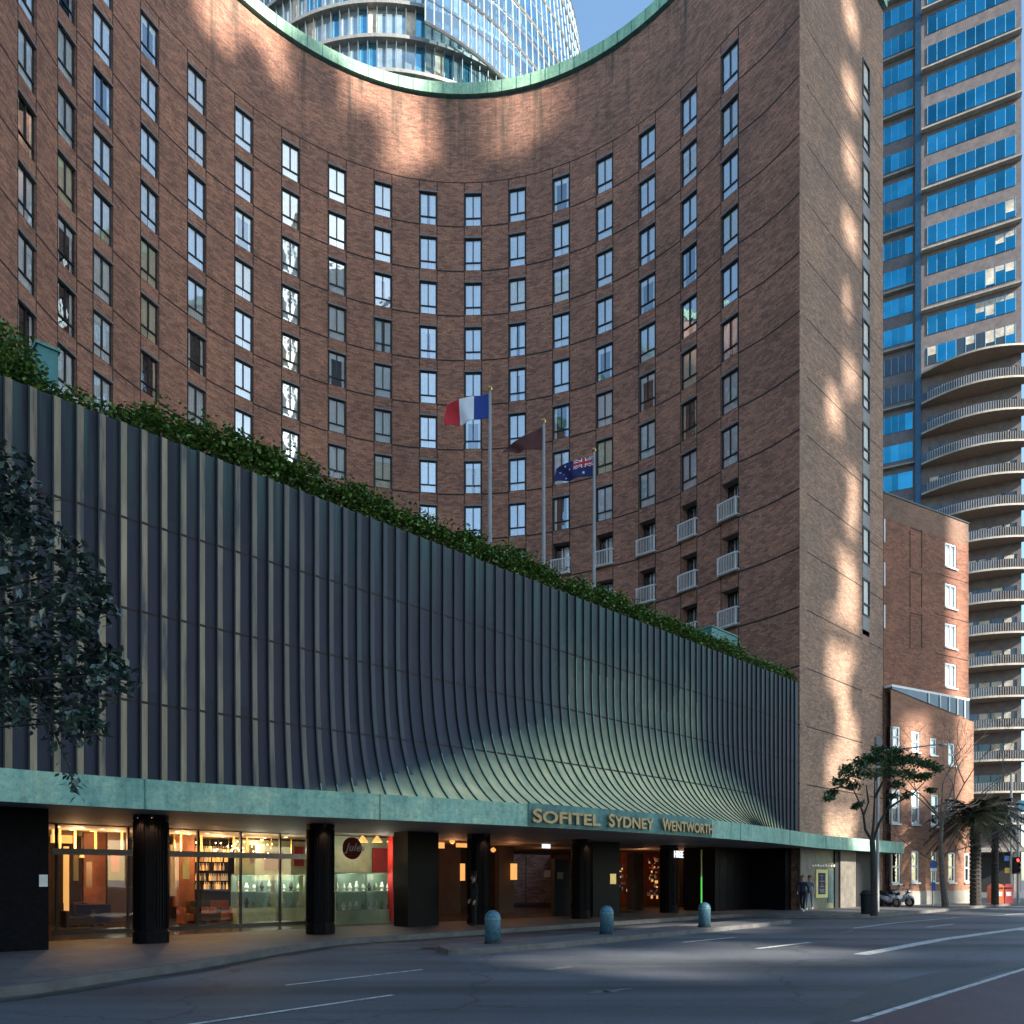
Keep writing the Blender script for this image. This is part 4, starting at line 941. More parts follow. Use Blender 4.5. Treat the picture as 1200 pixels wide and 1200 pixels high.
# ------------------------------------------------------------------ terrace: hedges, shrubs, rail, poles, flags
def hedge(s0, s1, o0, o1, z0, z1, n, label, size=.13):
    mid_ = S((s0+s1)/2, (o0+o1)/2, Z_TOP-.3)
    h = MB(); L_ = s1-s0; rg = random.Random(int(s0*100)+5)
    st = random.getstate(); random.seed(int(s0*10)+77)
    nb = int(L_*3.2)+1
    blobs = [(s0+(L_*(i+.5)/nb)+rg.uniform(-.15, .15), rg.uniform(o0+.25, o1-.2), rg.uniform(z0+.25, z1-.42), rg.uniform(.34, .50)) for i in range(nb) for _ in range(4)]
    for i in range(n):
        bs, bo, bz, br = rg.choice(blobs); v = Vector((random.gauss(0, 1), random.gauss(0, 1), random.gauss(0, .9))); v = v.normalized()*br*(.6+.45*rg.random())
        p = S(bs+v.x, bo+v.y, bz+v.z*.95)
        if p.z < z0-.15: continue
        h.leaf(p, size, 0, .1, .5)
    for i in range(int(n*.022)):
        s_ = rg.uniform(s0, s1); h.leaf(S(s_, o1-.05+rg.uniform(-.25, .14), z0+rg.uniform(-.05, .35)), size*.9, 1, .8, .35)
        s_ = rg.uniform(s0, s1); h.leaf(S(s_, rg.uniform(o0, o1), z1-.10+rg.uniform(-.15, .12)), size, 0, -.3, .4)
    st2 = MB()
    for i in range(int(L_*2.2)+1):
        s_ = s0+(i+.5)/2.2
        if s_ < s1: b0 = S(s_, (o0+o1)/2, Z_TOP-.35); st2.tube([b0, b0+Vector((rg.uniform(-.1, .1), 0, .5)), b0+Vector((rg.uniform(-.25, .25), 0, 1.1))], [.025, .018, .008], 5)
    random.setstate(st)
    e = empty('hedge', mid_, label, 'hedge', 'hedges along the copper parapet')
    h.build('foliage', [M['leaf_hedge'], M['leaf_dry']], e); st2.build('stems', M['bark'], e)
    return e
hb = [s_at(x, -.5) for x in (172, 232, 378, 500, 628, 778, 880, 925)]
hl = ['short clipped hedge at the left end of the long parapet hedge', 'green hedge on the parapet left of the flagpoles, starting at the second window column above', 'clipped hedge on the parapet just left of the french flagpole',
      'hedge on the parapet below the french flag and brown flag', 'hedge on the parapet below the balconies, right of the blue flag pole', 'thinner hedge running to the teal box at the right of the parapet', 'last low hedge by the tower corner']
hh = [1.05, 1.15, 1.05, 1.1, 1.0, .95, .75]
for i in range(7): hedge(hb[i]+.02, hb[i+1]-.08, -1.35, -.22, Z_TOP-.05, Z_TOP+hh[i]+.10, int(3600*(hb[i+1]-hb[i])), hl[i], .105)
def shrub(x, o, w, h_, n, label, size=.12, pal='leaf_hedge', base=None):
    s_ = s_at(x, o); c = S(s_, o, Z_TOP-.3); e = empty('shrub', c, label, 'shrub', 'loose shrubs behind the parapet'); f = MB(); st = MB()
    for i in range(7):
        a = random.uniform(0, 6.28); tip = Vector((c.x+math.cos(a)*w*.4, c.y+math.sin(a)*w*.4, c.z+.3+h_*random.uniform(.6, .95))); st.tube([c, c.lerp(tip, .5)+Vector((0, 0, .1)), tip], [.02, .014, .006], 4)
    for i in range(n):
        v = Vector((random.gauss(0, 1), random.gauss(0, 1), random.gauss(0, 1))).normalized()*(random.random()**.4)
        lump = 1+.35*noise.noise(v*2.3+Vector((x, 0, 0)))
        f.leaf((c.x+v.x*w*lump/2, c.y+v.y*w*lump/2, c.z+.3+h_/2+v.z*h_/2*lump), size, 0, -.1, .3)
    f.build('foliage', M[pal], e); st.build('stems', M['bark'], e)
shrub(-8, -.9, 1.8, 1.55, 2600, 'big leafy bush behind the parapet at the far left corner'); shrub(26, -.8, 1.1, 1.0, 1000, 'rounded green bush at the left edge of the terrace rail')
shrub(56, -.6, .9, .55, 420, 'low loose plant under the terrace handrail'); shrub(90, -.6, 1.1, .62, 420, 'yellowish spiky shrub beneath the middle of the handrail'); shrub(125, -.6, 1.0, .60, 380, 'brown tinged shrub beside the hedge start'); shrub(152, -.6, .9, .7, 420, 'small green shrub at the end of the handrail')
# handrail
e = empty('terrace_handrail', S(s_at(100, -1.6), -1.6, Z_TOP-.3), 'white terrace handrail among shrubs at the left of the parapet', 'railing')
r_ = MB(); s0, s1 = s_at(-60, -1.6), s_at(215, -1.6); zr = Z_TOP+1.0
r_.tube([S(s0, -1.6, zr), S(s1, -1.6, zr)], .035, 8); r_.tube([S(s0, -1.6, zr-.5), S(s1, -1.6, zr-.5)], .014, 6); r_.build('rail', M['white'], e)
n = 6
for i in range(n+1):
    p = MB(); q = S(s0+(s1-s0)*i/n, -1.6, 0); p.tube([(q.x, q.y, Z_TOP-.3), (q.x, q.y, zr)], .025, 6); p.build('post', M['white'], e)
def teal_box(x0, x1, o, y0, y1, label):
    s0, s1 = s_at(x0, o), s_at(x1, o); Z = S((s0+s1)/2, o, 0).y; e = empty('terrace_cabinet', S((s0+s1)/2, o-.6, Z_TOP-.3), label, 'cabinet', 'teal terrace cabinets')
    b = MB(); sbox(b, s0, s1, o-1.2, o, Z_TOP-.3, pz(y0, Z)-.04); b.build('cabinet_body', M['teal'], e)
    b = MB(); sbox(b, s0-.05, s1+.05, o-1.25, o+.05, pz(y0, Z)-.038, pz(y0, Z)+.03); b.build('cabinet_lid', M['verdigris_dark'], e)
teal_box(44, 68, -3.0, 406, 432, 'teal metal cabinet above the bushes at the left of the terrace'); teal_box(834, 864, -2.0, 740, 760, 'teal metal cabinet above the hedge beside the right balconies')
def flagpole(x, ytop, label):
    s_ = s_at(x, -1.75); q = S(s_, -1.75, 0); zt = pz(ytop, q.y); e = empty('flagpole', (q.x, q.y, Z_TOP-.3), label, 'flagpole', 'three terrace flagpoles')
    p = MB(); p.tube([(q.x, q.y, Z_TOP-.3), (q.x, q.y, zt-.1)], [.075, .045], 10); p.tube([(q.x+.07, q.y-.07, Z_TOP+.6), (q.x+.055, q.y-.055, zt-.15)], .006, 4); p.build('pole', M['pole'], e)
    p = MB(); p.lathe((q.x, q.y, zt-.02), [(0, -.1), (.07, -.07), (.1, 0), (.07, .07), (0, .1)], 12); p.build('finial', M['brass'], e)
    p = MB(); p.lathe((q.x, q.y, Z_TOP-.3), [(0, 0), (.15, 0), (.15, .12), (.08, .16)], 12); p.build('pole_collar', M['pole'], e)
    return q
q1 = flagpole(574, 455, 'left and tallest looking flagpole carrying the blue white and red flag'); q2 = flagpole(637, 493, 'middle flagpole of the three carrying a drooping brown flag'); q3 = flagpole(696, 527, 'right and lowest looking flagpole carrying the dark blue flag')
def flagobj(q, ytop, w, h_, drop, fly, wave, colf, name, label, mats, nu=42, nv=22, taper=0.0, lift=0.0):
    """hoist at the pole, flies to the left; fly = direction in plan"""
    Z = q.y; zt = pz(ytop, Z); f = MB(); dv = Vector((fly[0], fly[1], 0)).normalized(); nv_ = Vector((dv.y, -dv.x, 0))
    def P(u, v, off=0.0):
        z = zt - v*h_*(1-taper*u) - drop*u**1.1 - lift*u*v
        return Vector((q.x, q.y, 0)) + dv*(u*w*(1-.06*abs(math.sin(u*7))))+ nv_*(wave*math.sin(u*9+v*1.6)*(.25+u) + .05*math.sin(v*5+u*14)*u + off) + Vector((0, 0, z+.03*math.sin(u*10)*u)) + dv*(-.0)
    for i in range(nu):
        for j in range(nv):
            u0, u1, v0, v1 = i/nu, (i+1)/nu, j/nv, (j+1)/nv
            f.face([P(u0, v1), P(u1, v1), P(u1, v0), P(u0, v0)], colf((u0+u1)/2, (v0+v1)/2))
    o = f.build(name, mats, None, smooth=True); o.location = (0, 0, 0)
    tag(o, label, 'flag', 'flags on the terrace poles')
    m_ = o.modifiers.new('s', 'SOLIDIFY'); m_.thickness = .004; m_.offset = 0
    return o, P
flagobj(Vector((q1.x-.05, q1.y-.02)), 461, 1.62, .86, .16, (-1, .18), .10, lambda u, v: 0 if u < .34 else (1 if u < .68 else 2), 'flag', 'blue white and red striped flag flying from the left pole', [M['fr_blue'], M['fr_white'], M['fr_red']])
flagobj(Vector((q2.x-.05, q2.y-.02)), 500, 1.55, .85, .55, (-1, .3), .10, lambda u, v: 0, 'flag', 'dull brown flag drooping from the middle pole', [M['brown_flag']], taper=.62, lift=-.1)
def au(u, v):
    if u < .5 and v < .5:
        a, b = u/.5, v/.5
        if abs(a-.5) < .07 or abs(b-.5) < .12: return 2
        if abs(a-.5) < .12 or abs(b-.5) < .2: return 1
        if abs(a-b) < .07 or abs(a+b-1) < .07: return 2
        if abs(a-b) < .15 or abs(a+b-1) < .15: return 1
        return 0
    for cx, cy, r in ((.25, .77, .085), (.75, .17, .05), (.63, .43, .05), (.87, .38, .05), (.75, .82, .055), (.80, .55, .03)):
        du, dv_ = (u-cx)*2, (v-cy); rr_ = math.hypot(du, dv_); ang = math.atan2(dv_, du)
        if rr_ < r*(.62+.38*math.cos(7*ang)): return 1
    return 0
flagobj(Vector((q3.x-.05, q3.y-.02)), 533, 1.62, .84, .22, (-1, .35), .09, au, 'flag', 'dark blue flag with crosses and white stars on the right pole', [M['au_blue'], M['fr_white'], M['fr_red']], 84, 44, .25)
# ------------------------------------------------------------------ annex of orange brick
A0 = Vector((22.9, 47.35)); A1 = Vector((30.6, 51.5)); AD = (A1-A0).normalized(); AN = Vector((AD.y, -AD.x))
def apt(s, o=0): return A0 + AD*s + AN*o
def as_(x, o=0):
    k = (x-600)/F; p = A0+AN*o; return (k*p.y-p.x)/(AD.x-k*AD.y)
def azb(mb, x0, x1, y0, y1, o0, o1, m=0):
    s0, s1 = as_(x0, o1), as_(x1, o1); Z = apt((s0+s1)/2, o1).y
    mb.prism([tuple(apt(s, o)) for s, o in ((s0, o0), (s0, o1), (s1, o1), (s1, o0))], pz(y1, Z), pz(y0, Z), m)
annex = empty('brick_annex', (apt(4).x, apt(4).y, 0), 'orange brown brick side building with white sash windows and sloping skylight, right of the tower', 'building')
up = MB(); AL = as_(1135); HU = E+23.8
def wallgrid(mb, L0, L1, z0, z1, holes, ptf, o, m=0, rev=.12, mrev=1):
    ss = sorted(set([L0, L1]+[h[0] for h in holes]+[h[1] for h in holes])); zs_ = sorted(set([z0, z1]+[h[2] for h in holes]+[h[3] for h in holes]))
    for a, b in zip(ss, ss[1:]):
        for c, d in zip(zs_, zs_[1:]):
            sm, zm = (a+b)/2, (c+d)/2
            if any(h[0] < sm < h[1] and h[2] < zm < h[3] for h in holes): continue
            p, q = ptf(a, o), ptf(b, o); mb.face([(p.x, p.y, c), (q.x, q.y, c), (q.x, q.y, d), (p.x, p.y, d)], m, [(a, c), (b, c), (b, d), (a, d)])
    for a, b, c, d in holes:
        p, q, P_, Q_ = ptf(a, o), ptf(b, o), ptf(a, o-rev), ptf(b, o-rev)
        mb.face([(p.x, p.y, c), (P_.x, P_.y, c), (P_.x, P_.y, d), (p.x, p.y, d)], m, [(0, c), (rev, c), (rev, d), (0, d)]); mb.face([(Q_.x, Q_.y, c), (q.x, q.y, c), (q.x, q.y, d), (Q_.x, Q_.y, d)], m, [(0, c), (rev, c), (rev, d), (0, d)])
        mb.face([(p.x, p.y, c), (q.x, q.y, c), (Q_.x, Q_.y, c), (P_.x, P_.y, c)], mrev); mb.face([(P_.x, P_.y, d), (Q_.x, Q_.y, d), (q.x, q.y, d), (p.x, p.y, d)], mrev)
def hole(x0, x1, y0, y1, o=0):
    s0, s1 = as_(x0, o), as_(x1, o); Z = apt((s0+s1)/2, o).y; return (s0, s1, pz(y1, Z), pz(y0, Z))
UW = [hole(1107.5, 1121, y, y+28.5) for y in (637, 684.5, 731, 777.5)]
wallgrid(up, 0, AL, 0, HU-1.5, UW, apt, 0); wallgrid(up, 0, AL, HU-1.5, HU, [], apt, 0, 2)
q0, q1_, q2_, q3_ = apt(0), apt(AL), apt(AL, -9), apt(0, -9)
for p, q in ((q1_, q2_), (q2_, q3_), (q3_, q0)):
    l = (q-p).length; up.face([(p.x, p.y, 0), (q.x, q.y, 0), (q.x, q.y, HU), (p.x, p.y, HU)], 0, [(0, 0), (l, 0), (l, HU), (0, HU)])
up.face([(p.x, p.y, HU-.1) for p in (q0, q1_, q2_, q3_)], 1)
for x0, x1, y0, y1 in ((1067, 1080, 621, 665), (1067, 1080, 672, 712), (1067, 1080, 720, 760)):
    azb(up, x0-.6, x0, y0, y1, -.05, .02, 3); azb(up, x1, x1+.7, y0, y1, -.05, .02, 3); azb(up, x0, x1, y0-.8, y0, -.05, .02, 3)
for y in (675, 722, 768):
    h_ = pz(y, apt(AL*.7).y); a, b = apt(as_(1096), .004), apt(AL-.02, .004); up.face([(a.x, a.y, h_-.03), (b.x, b.y, h_-.03), (b.x, b.y, h_+.03), (a.x, a.y, h_+.03)], 3)
up.build('upper_wall', [M['brick_red'], M['concrete'], M['brick_pale'], M['joint']], annex)
cp_ = MB()
for (a, b) in ((apt(-.0, .05), apt(AL+.05, .05)),):
    cp_.prism([(a.x, a.y), (b.x, b.y), (b.x-AN.x*.3, b.y-AN.y*.3), (a.x-AN.x*.3, a.y-AN.y*.3)][::-1], HU+.002, HU+.10)
cp_.build('coping', M['frame_dark'], annex)
OL = .5; LL = as_(1141, OL); HL = E+11.6; HR = E+10.4
rows_l = []
for xs_, (y0, y1) in (((1046, 1055), (851, 876)), ((1068.5, 1078), (857, 881)), ((1090, 1098), (865, 885)), ((1111, 1119), (871, 897)),
                      ((1045, 1055), (925, 965)), ((1068, 1078), (926, 966)), ((1091, 1100), (931, 968)), ((1111, 1116), (935, 960)),
                      ((1045, 1055.5), (996, 1035.5)), ((1068, 1077), (997, 1034)), ((1091, 1098), (998, 1034)), ((1111, 1119.5), (999, 1034)), ((1130.5, 1136.5), (1000, 1034))):
    rows_l.append(hole(xs_[0], xs_[1], y0, y1, OL))
lw = MB(); wallgrid(lw, 0.0, LL, 0, E+9.9, rows_l, apt, OL)
a, b = apt(0, OL), apt(LL, OL)
lw.face([(a.x, a.y, E+9.9), (b.x, b.y, E+9.9), (b.x, b.y, HR), (a.x, a.y, HL)], 0, [(0, 0), (LL, 0), (LL, HR), (0, HL)])
c_ = apt(LL, -9)
lw.face([(b.x, b.y, 0), (c_.x, c_.y, 0), (c_.x, c_.y, HR), (b.x, b.y, HR)], 0, [(0, 0), (9.5, 0), (9.5, HR), (0, HR)])
lw.face([(a.x, a.y, HL), (b.x, b.y, HR), (apt(LL, 0).x, apt(LL, 0).y, HR), (apt(0, 0).x, apt(0, 0).y, HL)], 1)
lw.build('lower_wall', [M['brick_low'], M['concrete']], annex)
pl_ = MB(); wallz = E+.0
a, b = apt(-.0, OL+.06), apt(LL+.06, OL+.06); pl_.prism([(a.x, a.y), (b.x, b.y), (b.x-AN.x*.058, b.y-AN.y*.058), (a.x-AN.x*.058, a.y-AN.y*.058)][::-1], SW, SW+.85)
pl_.build('stone_plinth', M['concrete'], annex)
sk = MB(); a, b = apt(0.05, OL+.05), apt(as_(1135, OL), OL+.05); top = E+11.75
sk.face([(a.x, a.y, HL+.02), (b.x, b.y, HR+.1), (b.x, b.y, top), (a.x, a.y, top)], 0)
sk.build('skylight_glazing', M['grey_glass'], annex)
sk = MB(); sk.prism([(a.x, a.y), (b.x, b.y), (b.x-AN.x*1.2, b.y-AN.y*1.2), (a.x-AN.x*1.2, a.y-AN.y*1.2)][::-1], top+.003, top+.14)
for t in (.45, .6, .72, .83, .93): 
    c_ = a.lerp(b, t); zt_ = HL+(HR-HL)*t+.06; sk.box((c_.x+AN.x*.03, c_.y+AN.y*.03, (zt_+top)/2), (.04, .03, (top-zt_)/2), math.atan2(AD.y, AD.x))
sk.build('skylight_frame', M['white'], annex)
def sash(h, o, rail=True, mat='frame_white', warm=False):
    s0, s1, z0, z1 = h; t = .06; f = MB(); rz = math.atan2(AD.y, AD.x); c = apt((s0+s1)/2, o-.08); w = (s1-s0)/2; hh_ = (z1-z0)/2; zc = (z0+z1)/2
    for dx, dz, hx, hz in ((-w+t, 0, t, hh_), (w-t, 0, t, hh_), (0, hh_-t, w-2*t, t), (0, -hh_+t, w-2*t, t)) + (((0, 0, w-2*t, .05),) if rail else ((0, 0, .05, hh_-2*t),)):
        f.box((c.x+AD.x*dx, c.y+AD.y*dx, zc+dz), (hx, .04, hz), rz)
    sl = apt((s0+s1)/2, o+.03); f.box((sl.x, sl.y, z0-.05), (w+.06, .07, .05), rz)
    w_ = f.build('window', M[mat], annex)
    p = MB(); a, b = apt(s0, o-.10), apt(s1, o-.10); p.face([(a.x, a.y, z0), (b.x, b.y, z0), (b.x, b.y, z1), (a.x, a.y, z1)]); p.build('pane', M['glass'], w_)
    p = MB(); a, b = apt(s0, o-.4), apt(s1, o-.4); p.face([(a.x, a.y, z0), (b.x, b.y, z0), (b.x, b.y, z1), (a.x, a.y, z1)], 0)
    a, b = apt(s0+.05, o-.2), apt(s1-.05, o-.2); zz_ = zc if not warm else z0
    if warm: p.face([(a.x, a.y, zz_), (b.x, b.y, zz_), (b.x, b.y, z1), (a.x, a.y, z1)], 1)
    p.build('window_backing', [M['dark'], M['curtain']], w_)
for h in UW: sash(h, 0, False, 'frame_white', True)
for i, h in enumerate(rows_l): sash(h, OL, True, 'frame_white', i in (0, 1, 2, 3, 4, 5, 7))
for y in (608, 659, 709):
    l = MB(); azb(l, 1036.2, 1037.6, y, y+27, .003, .05); l.build('window', M['frame_white'], annex)

# ------------------------------------------------------------------ blue glazed tower with curved balconies
T0 = Vector((52.2, 98.0)); TD = Vector((.894, -.447)).normalized(); TN = Vector((-.447, -.894)).normalized()
def tpt(s, o=0): return T0 + TD*s + TN*o
def ts(x, o=0):
    k = (x-600)/F; p = T0+TN*o; return (k*p.y-p.x)/(TD.x-k*TD.y)
def tb(mb, s0, s1, o0, o1, z0, z1, m=0): mb.prism([tuple(tpt(s, o)) for s, o in ((s0, o0), (s0, o1), (s1, o1), (s1, o0))], z0, z1, m)
tall = empty('glass_and_granite_tower', (tpt(5, -10).x, tpt(5, -10).y, 0), 'tall grey granite tower with blue ribbon windows and curved balconies at the right edge', 'building')
TE = ts(1197); TL = -16.0; FL = 3.82; TH = 140
core = MB()
tb(core, 0, TE, -22, 0, 0, TH, 0); tb(core, TL, -.7, -22, -1.6, 0, TH, 0)
for k in range(36):
    z = 2.0 + k*FL/2*1.0
core.build('granite_wall', [M['granite']], tall)
c2 = MB(); tb(c2, -.68, -.02, -3, .25, 0, TH, 0); c2.build('blue_column', simple('deep blue metal', (.02, .07, .12), .3, .5), tall)
zw0 = E + 590/F*97.3                      # first balcony slab level
s_l, s_r = ts(1087), ts(1190)
nfl = 0
for k in range(1, 19):
    z = zw0 + FL*(k-1) + .35 if k > 1 else zw0+.2
    z = zw0 + 1.2 + FL*(k-1)+.35
    w = MB(); n = 9
    for i in range(n):
        pa, pb = s_l+(s_r-s_l)*i/n, s_l+(s_r-s_l)*(i+1)/n
        tb(w, pa, pb, .003, .05, z, z+2.25, rng.choice([0, 0, 2, 3]))
        if (k <= 5 and i >= 3+k and rng.random() < .8) or rng.random() < .02: tb(w, pa+.04, pb-.04, .051, .056, z+2.2-rng.uniform(.5, 2.0), z+2.2, 4)  # cream strips painted in place of the warped reflections
    for i in range(n+1): ss_ = s_l+(s_r-s_l)*i/n; tb(w, ss_-.03, ss_+.03, .055, .09, z, z+2.25, 1)
    w.build('ribbon_window', [M['blue_glass'] if k > 1 else M['grey_glass'], M['pole'] if False else simple('pale blue mullion', (.16, .36, .50), .4) if k == 1 else bpy.data.materials['pale blue mullion'], M['blue_glass_b'], M['blue_glass_c'], M['blinds_and_reflections']], tall)
    if k % 2 == 0:
        l = MB(); tb(l, .02, TE, .003, .7, z+FL-.95, z+FL-.75); l.build('ledge', M['concrete'], tall)
for k in range(0, 32):
    z = 3.0+k*FL; 
    w = MB(); a, b = ts(1028, -1.6), ts(1069.5, -1.6)
    for i in range(5): tb(w, a+(b-a)*i/5, a+(b-a)*(i+1)/5, -1.597, -1.55, z, z+2.15, rng.choice([0, 0, 2, 3]) if not (k in (16, 17, 30, 31)) else 0)
    for i in range(6): ss_ = a+(b-a)*i/5; tb(w, ss_-.03, ss_+.03, -1.545, -1.52, z, z+2.15, 1)
    lit = k in (16, 17) or k in (30, 31)
    w.build('ribbon_window', [M['grey_glass'] if lit else M['blue_glass'], bpy.data.materials['pale blue mullion'], M['blue_glass_b'], M['blue_glass_c']], tall)
    if k % 2 == 0:
        l = MB(); tb(l, TL, -.72, -1.597, -1.0, z-.9, z-.7); l.build('ledge', M['concrete'], tall)
fins = simple('pale balcony fins', (.24, .22, .21), .5, .2, .15)
for k in range(0, 17):
    z = zw0 - k*FL
    if z < 5: break
    bl = MB(); n = 20; pr = []
    for i in range(n+1):
        t = i/n; s_ = -.0 + (TE+1.2)*t; pr.append((s_, 2.9*math.sin(math.pi*min(1, .10+t*.80))**.9))
    for (sa_, oa), (sb__, ob) in zip(pr, pr[1:]):
        A_, B_, C_, D_ = tpt(sa_, oa), tpt(sb__, ob), tpt(sb__, .003), tpt(sa_, .003)
        bl.face([(A_.x, A_.y, z), (B_.x, B_.y, z), (B_.x, B_.y, z+.24), (A_.x, A_.y, z+.24)], 0); bl.face([(D_.x, D_.y, z), (C_.x, C_.y, z), (B_.x, B_.y, z), (A_.x, A_.y, z)], 1)
        bl.face([(A_.x, A_.y, z+.24), (B_.x, B_.y, z+.24), (C_.x, C_.y, z+.24), (D_.x, D_.y, z+.24)], 0)
    a_, d_ = tpt(*pr[0]), tpt(pr[0][0], .003); bl.face([(d_.x, d_.y, z), (a_.x, a_.y, z), (a_.x, a_.y, z+.24), (d_.x, d_.y, z+.24)], 0)
    bo = bl.build('balcony', [M['concrete'], simple('brown slab underside', (.13, .10, .08), .8) if k == 0 else bpy.data.materials['brown slab underside']], tall)
    if k > 0:
        rl = MB()
        for i in range(44):
            t = .06+.94*i/44; s_ = (TE+1.2)*t; o_ = 2.9*math.sin(math.pi*min(1, .10+t*.80))**.9-.08
            q = tpt(s_, o_); rl.box((q.x, q.y, z+.24+.5), (.055, .03, .5), math.atan2(TD.y, TD.x), 0)
        for (sa_, oa), (sb__, ob) in zip(pr, pr[1:]):
            A_, B_ = tpt(sa_, oa-.12), tpt(sb__, ob-.12); rl.face([(A_.x, A_.y, z+.25), (B_.x, B_.y, z+.25), (B_.x, B_.y, z+1.3), (A_.x, A_.y, z+1.3)], 1)
        rl.build('balustrade', [fins, M['grey_glass']], bo)
        w = MB(); a, b = ts(1100), TE-.5
        tb(w, .9, b, .003, .05, z+.25, z+2.5, 0)
        for i in range(8): ss_ = .9+(b-.9)*i/7; tb(w, ss_-.04, ss_+.04, .055, .10, z+.25, z+2.5, 1)
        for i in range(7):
            if rng.random() < .25+.1*i: aa = .95+(b-.9)*i/7; tb(w, aa, aa+(b-.9)/7*rng.uniform(.4, .9), .051, .053, z+.25, z+2.45, 2)  # cream strips painted for the reflections in the balcony windows
        w.build('ribbon_window', [M['grey_glass'], M['frame_dark'], M['blinds_and_reflections']], tall)
cn = MB(); tb(cn, -1, TE+2, .0031, 2.5, 5.0, 5.5); tb(cn, TE-1.0, TE-.4, 1.2, 1.8, 0, 5.0); tb(cn, 1.0, 1.6, 1.2, 1.8, 0, 5.0); cn.build('street_canopy', M['concrete'], tall)
cn = MB(); tb(cn, .2, TE-.2, .004, .05, .2, 4.9); cn.build('dark_lobby_front', M['dark'], tall)
# ------------------------------------------------------------------ round glass tower behind
RC = Vector((-17.0, 124.5)); RR = 27.5
rt = empty('round_glass_tower', (RC.x, RC.y, 0), 'round pale glass office tower with curved crown rising behind the hotel roof', 'building')
def cyl(mb, r, z0, z1, a0=180, a1=360, n=60, m=0, cx=RC):
    for i in range(n):
        t0, t1 = R(a0+(a1-a0)*i/n), R(a0+(a1-a0)*(i+1)/n); p = (cx.x+r*math.cos(t0), cx.y+r*math.sin(t0)); q = (cx.x+r*math.cos(t1), cx.y+r*math.sin(t1))
        mm = m if not callable(m) else m(i)
        mb.face([(*p, z0), (*q, z0), (*q, z1), (*p, z1)], mm)
zB = E + 982/F*97.0
rf = random.Random(21)
fl = [zB + 4.3*k for k in range(-12, 3)]
for z in fl:
    b = MB(); cyl(b, RR-.25, z, z+4.3, 175, 365, 76, lambda i: rf.choice([0, 0, 0, 0, 1, 2])); b.build('facade_glass', [M['pale_glass'], M['blinds_and_reflections'], M['bluegrey_glass']], rt)
for z in fl:
    b = MB(); n = 76
    for i in range(n):
        t0, t1 = R(175+190*i/n), R(175+190*(i+1)/n)
        P_ = [(RC.x+r*math.cos(t), RC.y+r*math.sin(t)) for r, t in ((RR-.3, t0), (RR+.55, t0), (RR+.55, t1), (RR-.3, t1))]
        b.face([(*P_[1], z), (*P_[2], z), (*P_[2], z+.45), (*P_[1], z+.45)]); b.face([(*P_[0], z), (*P_[3], z), (*P_[2], z), (*P_[1], z)]); b.face([(*P_[1], z+.45), (*P_[2], z+.45), (*P_[3], z+.45), (*P_[0], z+.45)])
    b.build('floor_band', simple('bronze floor band', (.24, .235, .22), .5, .3) if z == fl[0] else bpy.data.materials['bronze floor band'], rt)
b = MB()
for i in range(0, 77):
    t = R(175+190*i/76); b.box((RC.x+(RR+.12)*math.cos(t), RC.y+(RR+.12)*math.sin(t), (fl[0]+fl[-1]+4.3)/2), (.16, .035, (fl[-1]+4.3-fl[0])/2), t)
b.build('mullions', M['steel'], rt)
# glass crown: tilted curved veil standing clear of the drum
b = MB(); fm = MB(); zv = zB+2.0
def veil(t, h):
    r = 30.2 + 1.2*math.sin(h*1.3) ; r = 30.2 - h*h*2.2
    return Vector((RC.x+r*math.cos(t), RC.y+r*math.sin(t)-0.0, zv-10*max(0, math.sin((t-R(270))*.9))+h*30))
n = 40; mh = 10
for i in range(n):
    t0, t1 = R(282+83*i/n), R(282+83*(i+1)/n)
    for j in range(mh): b.face([veil(t0, j/mh), veil(t1, j/mh), veil(t1, (j+1)/mh), veil(t0, (j+1)/mh)])
    fm.tube([veil(t0, j/mh) for j in range(mh+1)], .09, 5)
for j in range(mh+1): fm.tube([veil(R(282+83*i/20), j/mh) for i in range(21)], .22 if j % 2 == 0 else .12, 5, 1)
b.build('crown_glass', M['crown_glass'], rt); fm.build('crown_frame', [simple('pale blue crown frame', (.42, .50, .55), .4, .3), M['steel']], rt)
b = MB(); cyl(b, RR-2.5, fl[-1]+4.3, fl[-1]+30, 175, 365, 60, lambda i: rf.choice([0, 0, 1])); b.build('crown_drum', [M['bluegrey_glass'], M['pale_glass']], rt)

# ------------------------------------------------------------------ added unseen blockers shade the hotel, gaps shape sun patches; one block behind viewer
def pt_sun(t, l): v = ET*t + LH*l; return (v.x, v.y)
def sblock(name, t0, t1, label, cols_, l0=140, dep=2.0, mat='granite', extra=None, h=None):
    """cols_: (t from, t to, [(z0, z1), ...]) added solid spans; the gaps between pass sun patches"""
    b = MB()
    for ta, tb_, spans in cols_:
        for z0, z1 in spans: b.prism([pt_sun(ta, l0), pt_sun(ta, l0+dep), pt_sun(tb_, l0+dep), pt_sun(tb_, l0)][::-1], z0, z1)
    if extra: extra(b, l0)
    o = b.build(name, M[mat], None); return tag(o, label, 'building', 'added sun blockers out of view')
sblock('sun_blocker', -75, 21.5, 'wide added sun blocker with slots for the sun patches on the road', [(-75, 12, [(0, 185)]), (12, 16, [(0, 78.0), (81.2, 185)]), (16, 20, [(0, 77.5), (80.5, 185)]), (20, 21.5, [(0, 185)])])
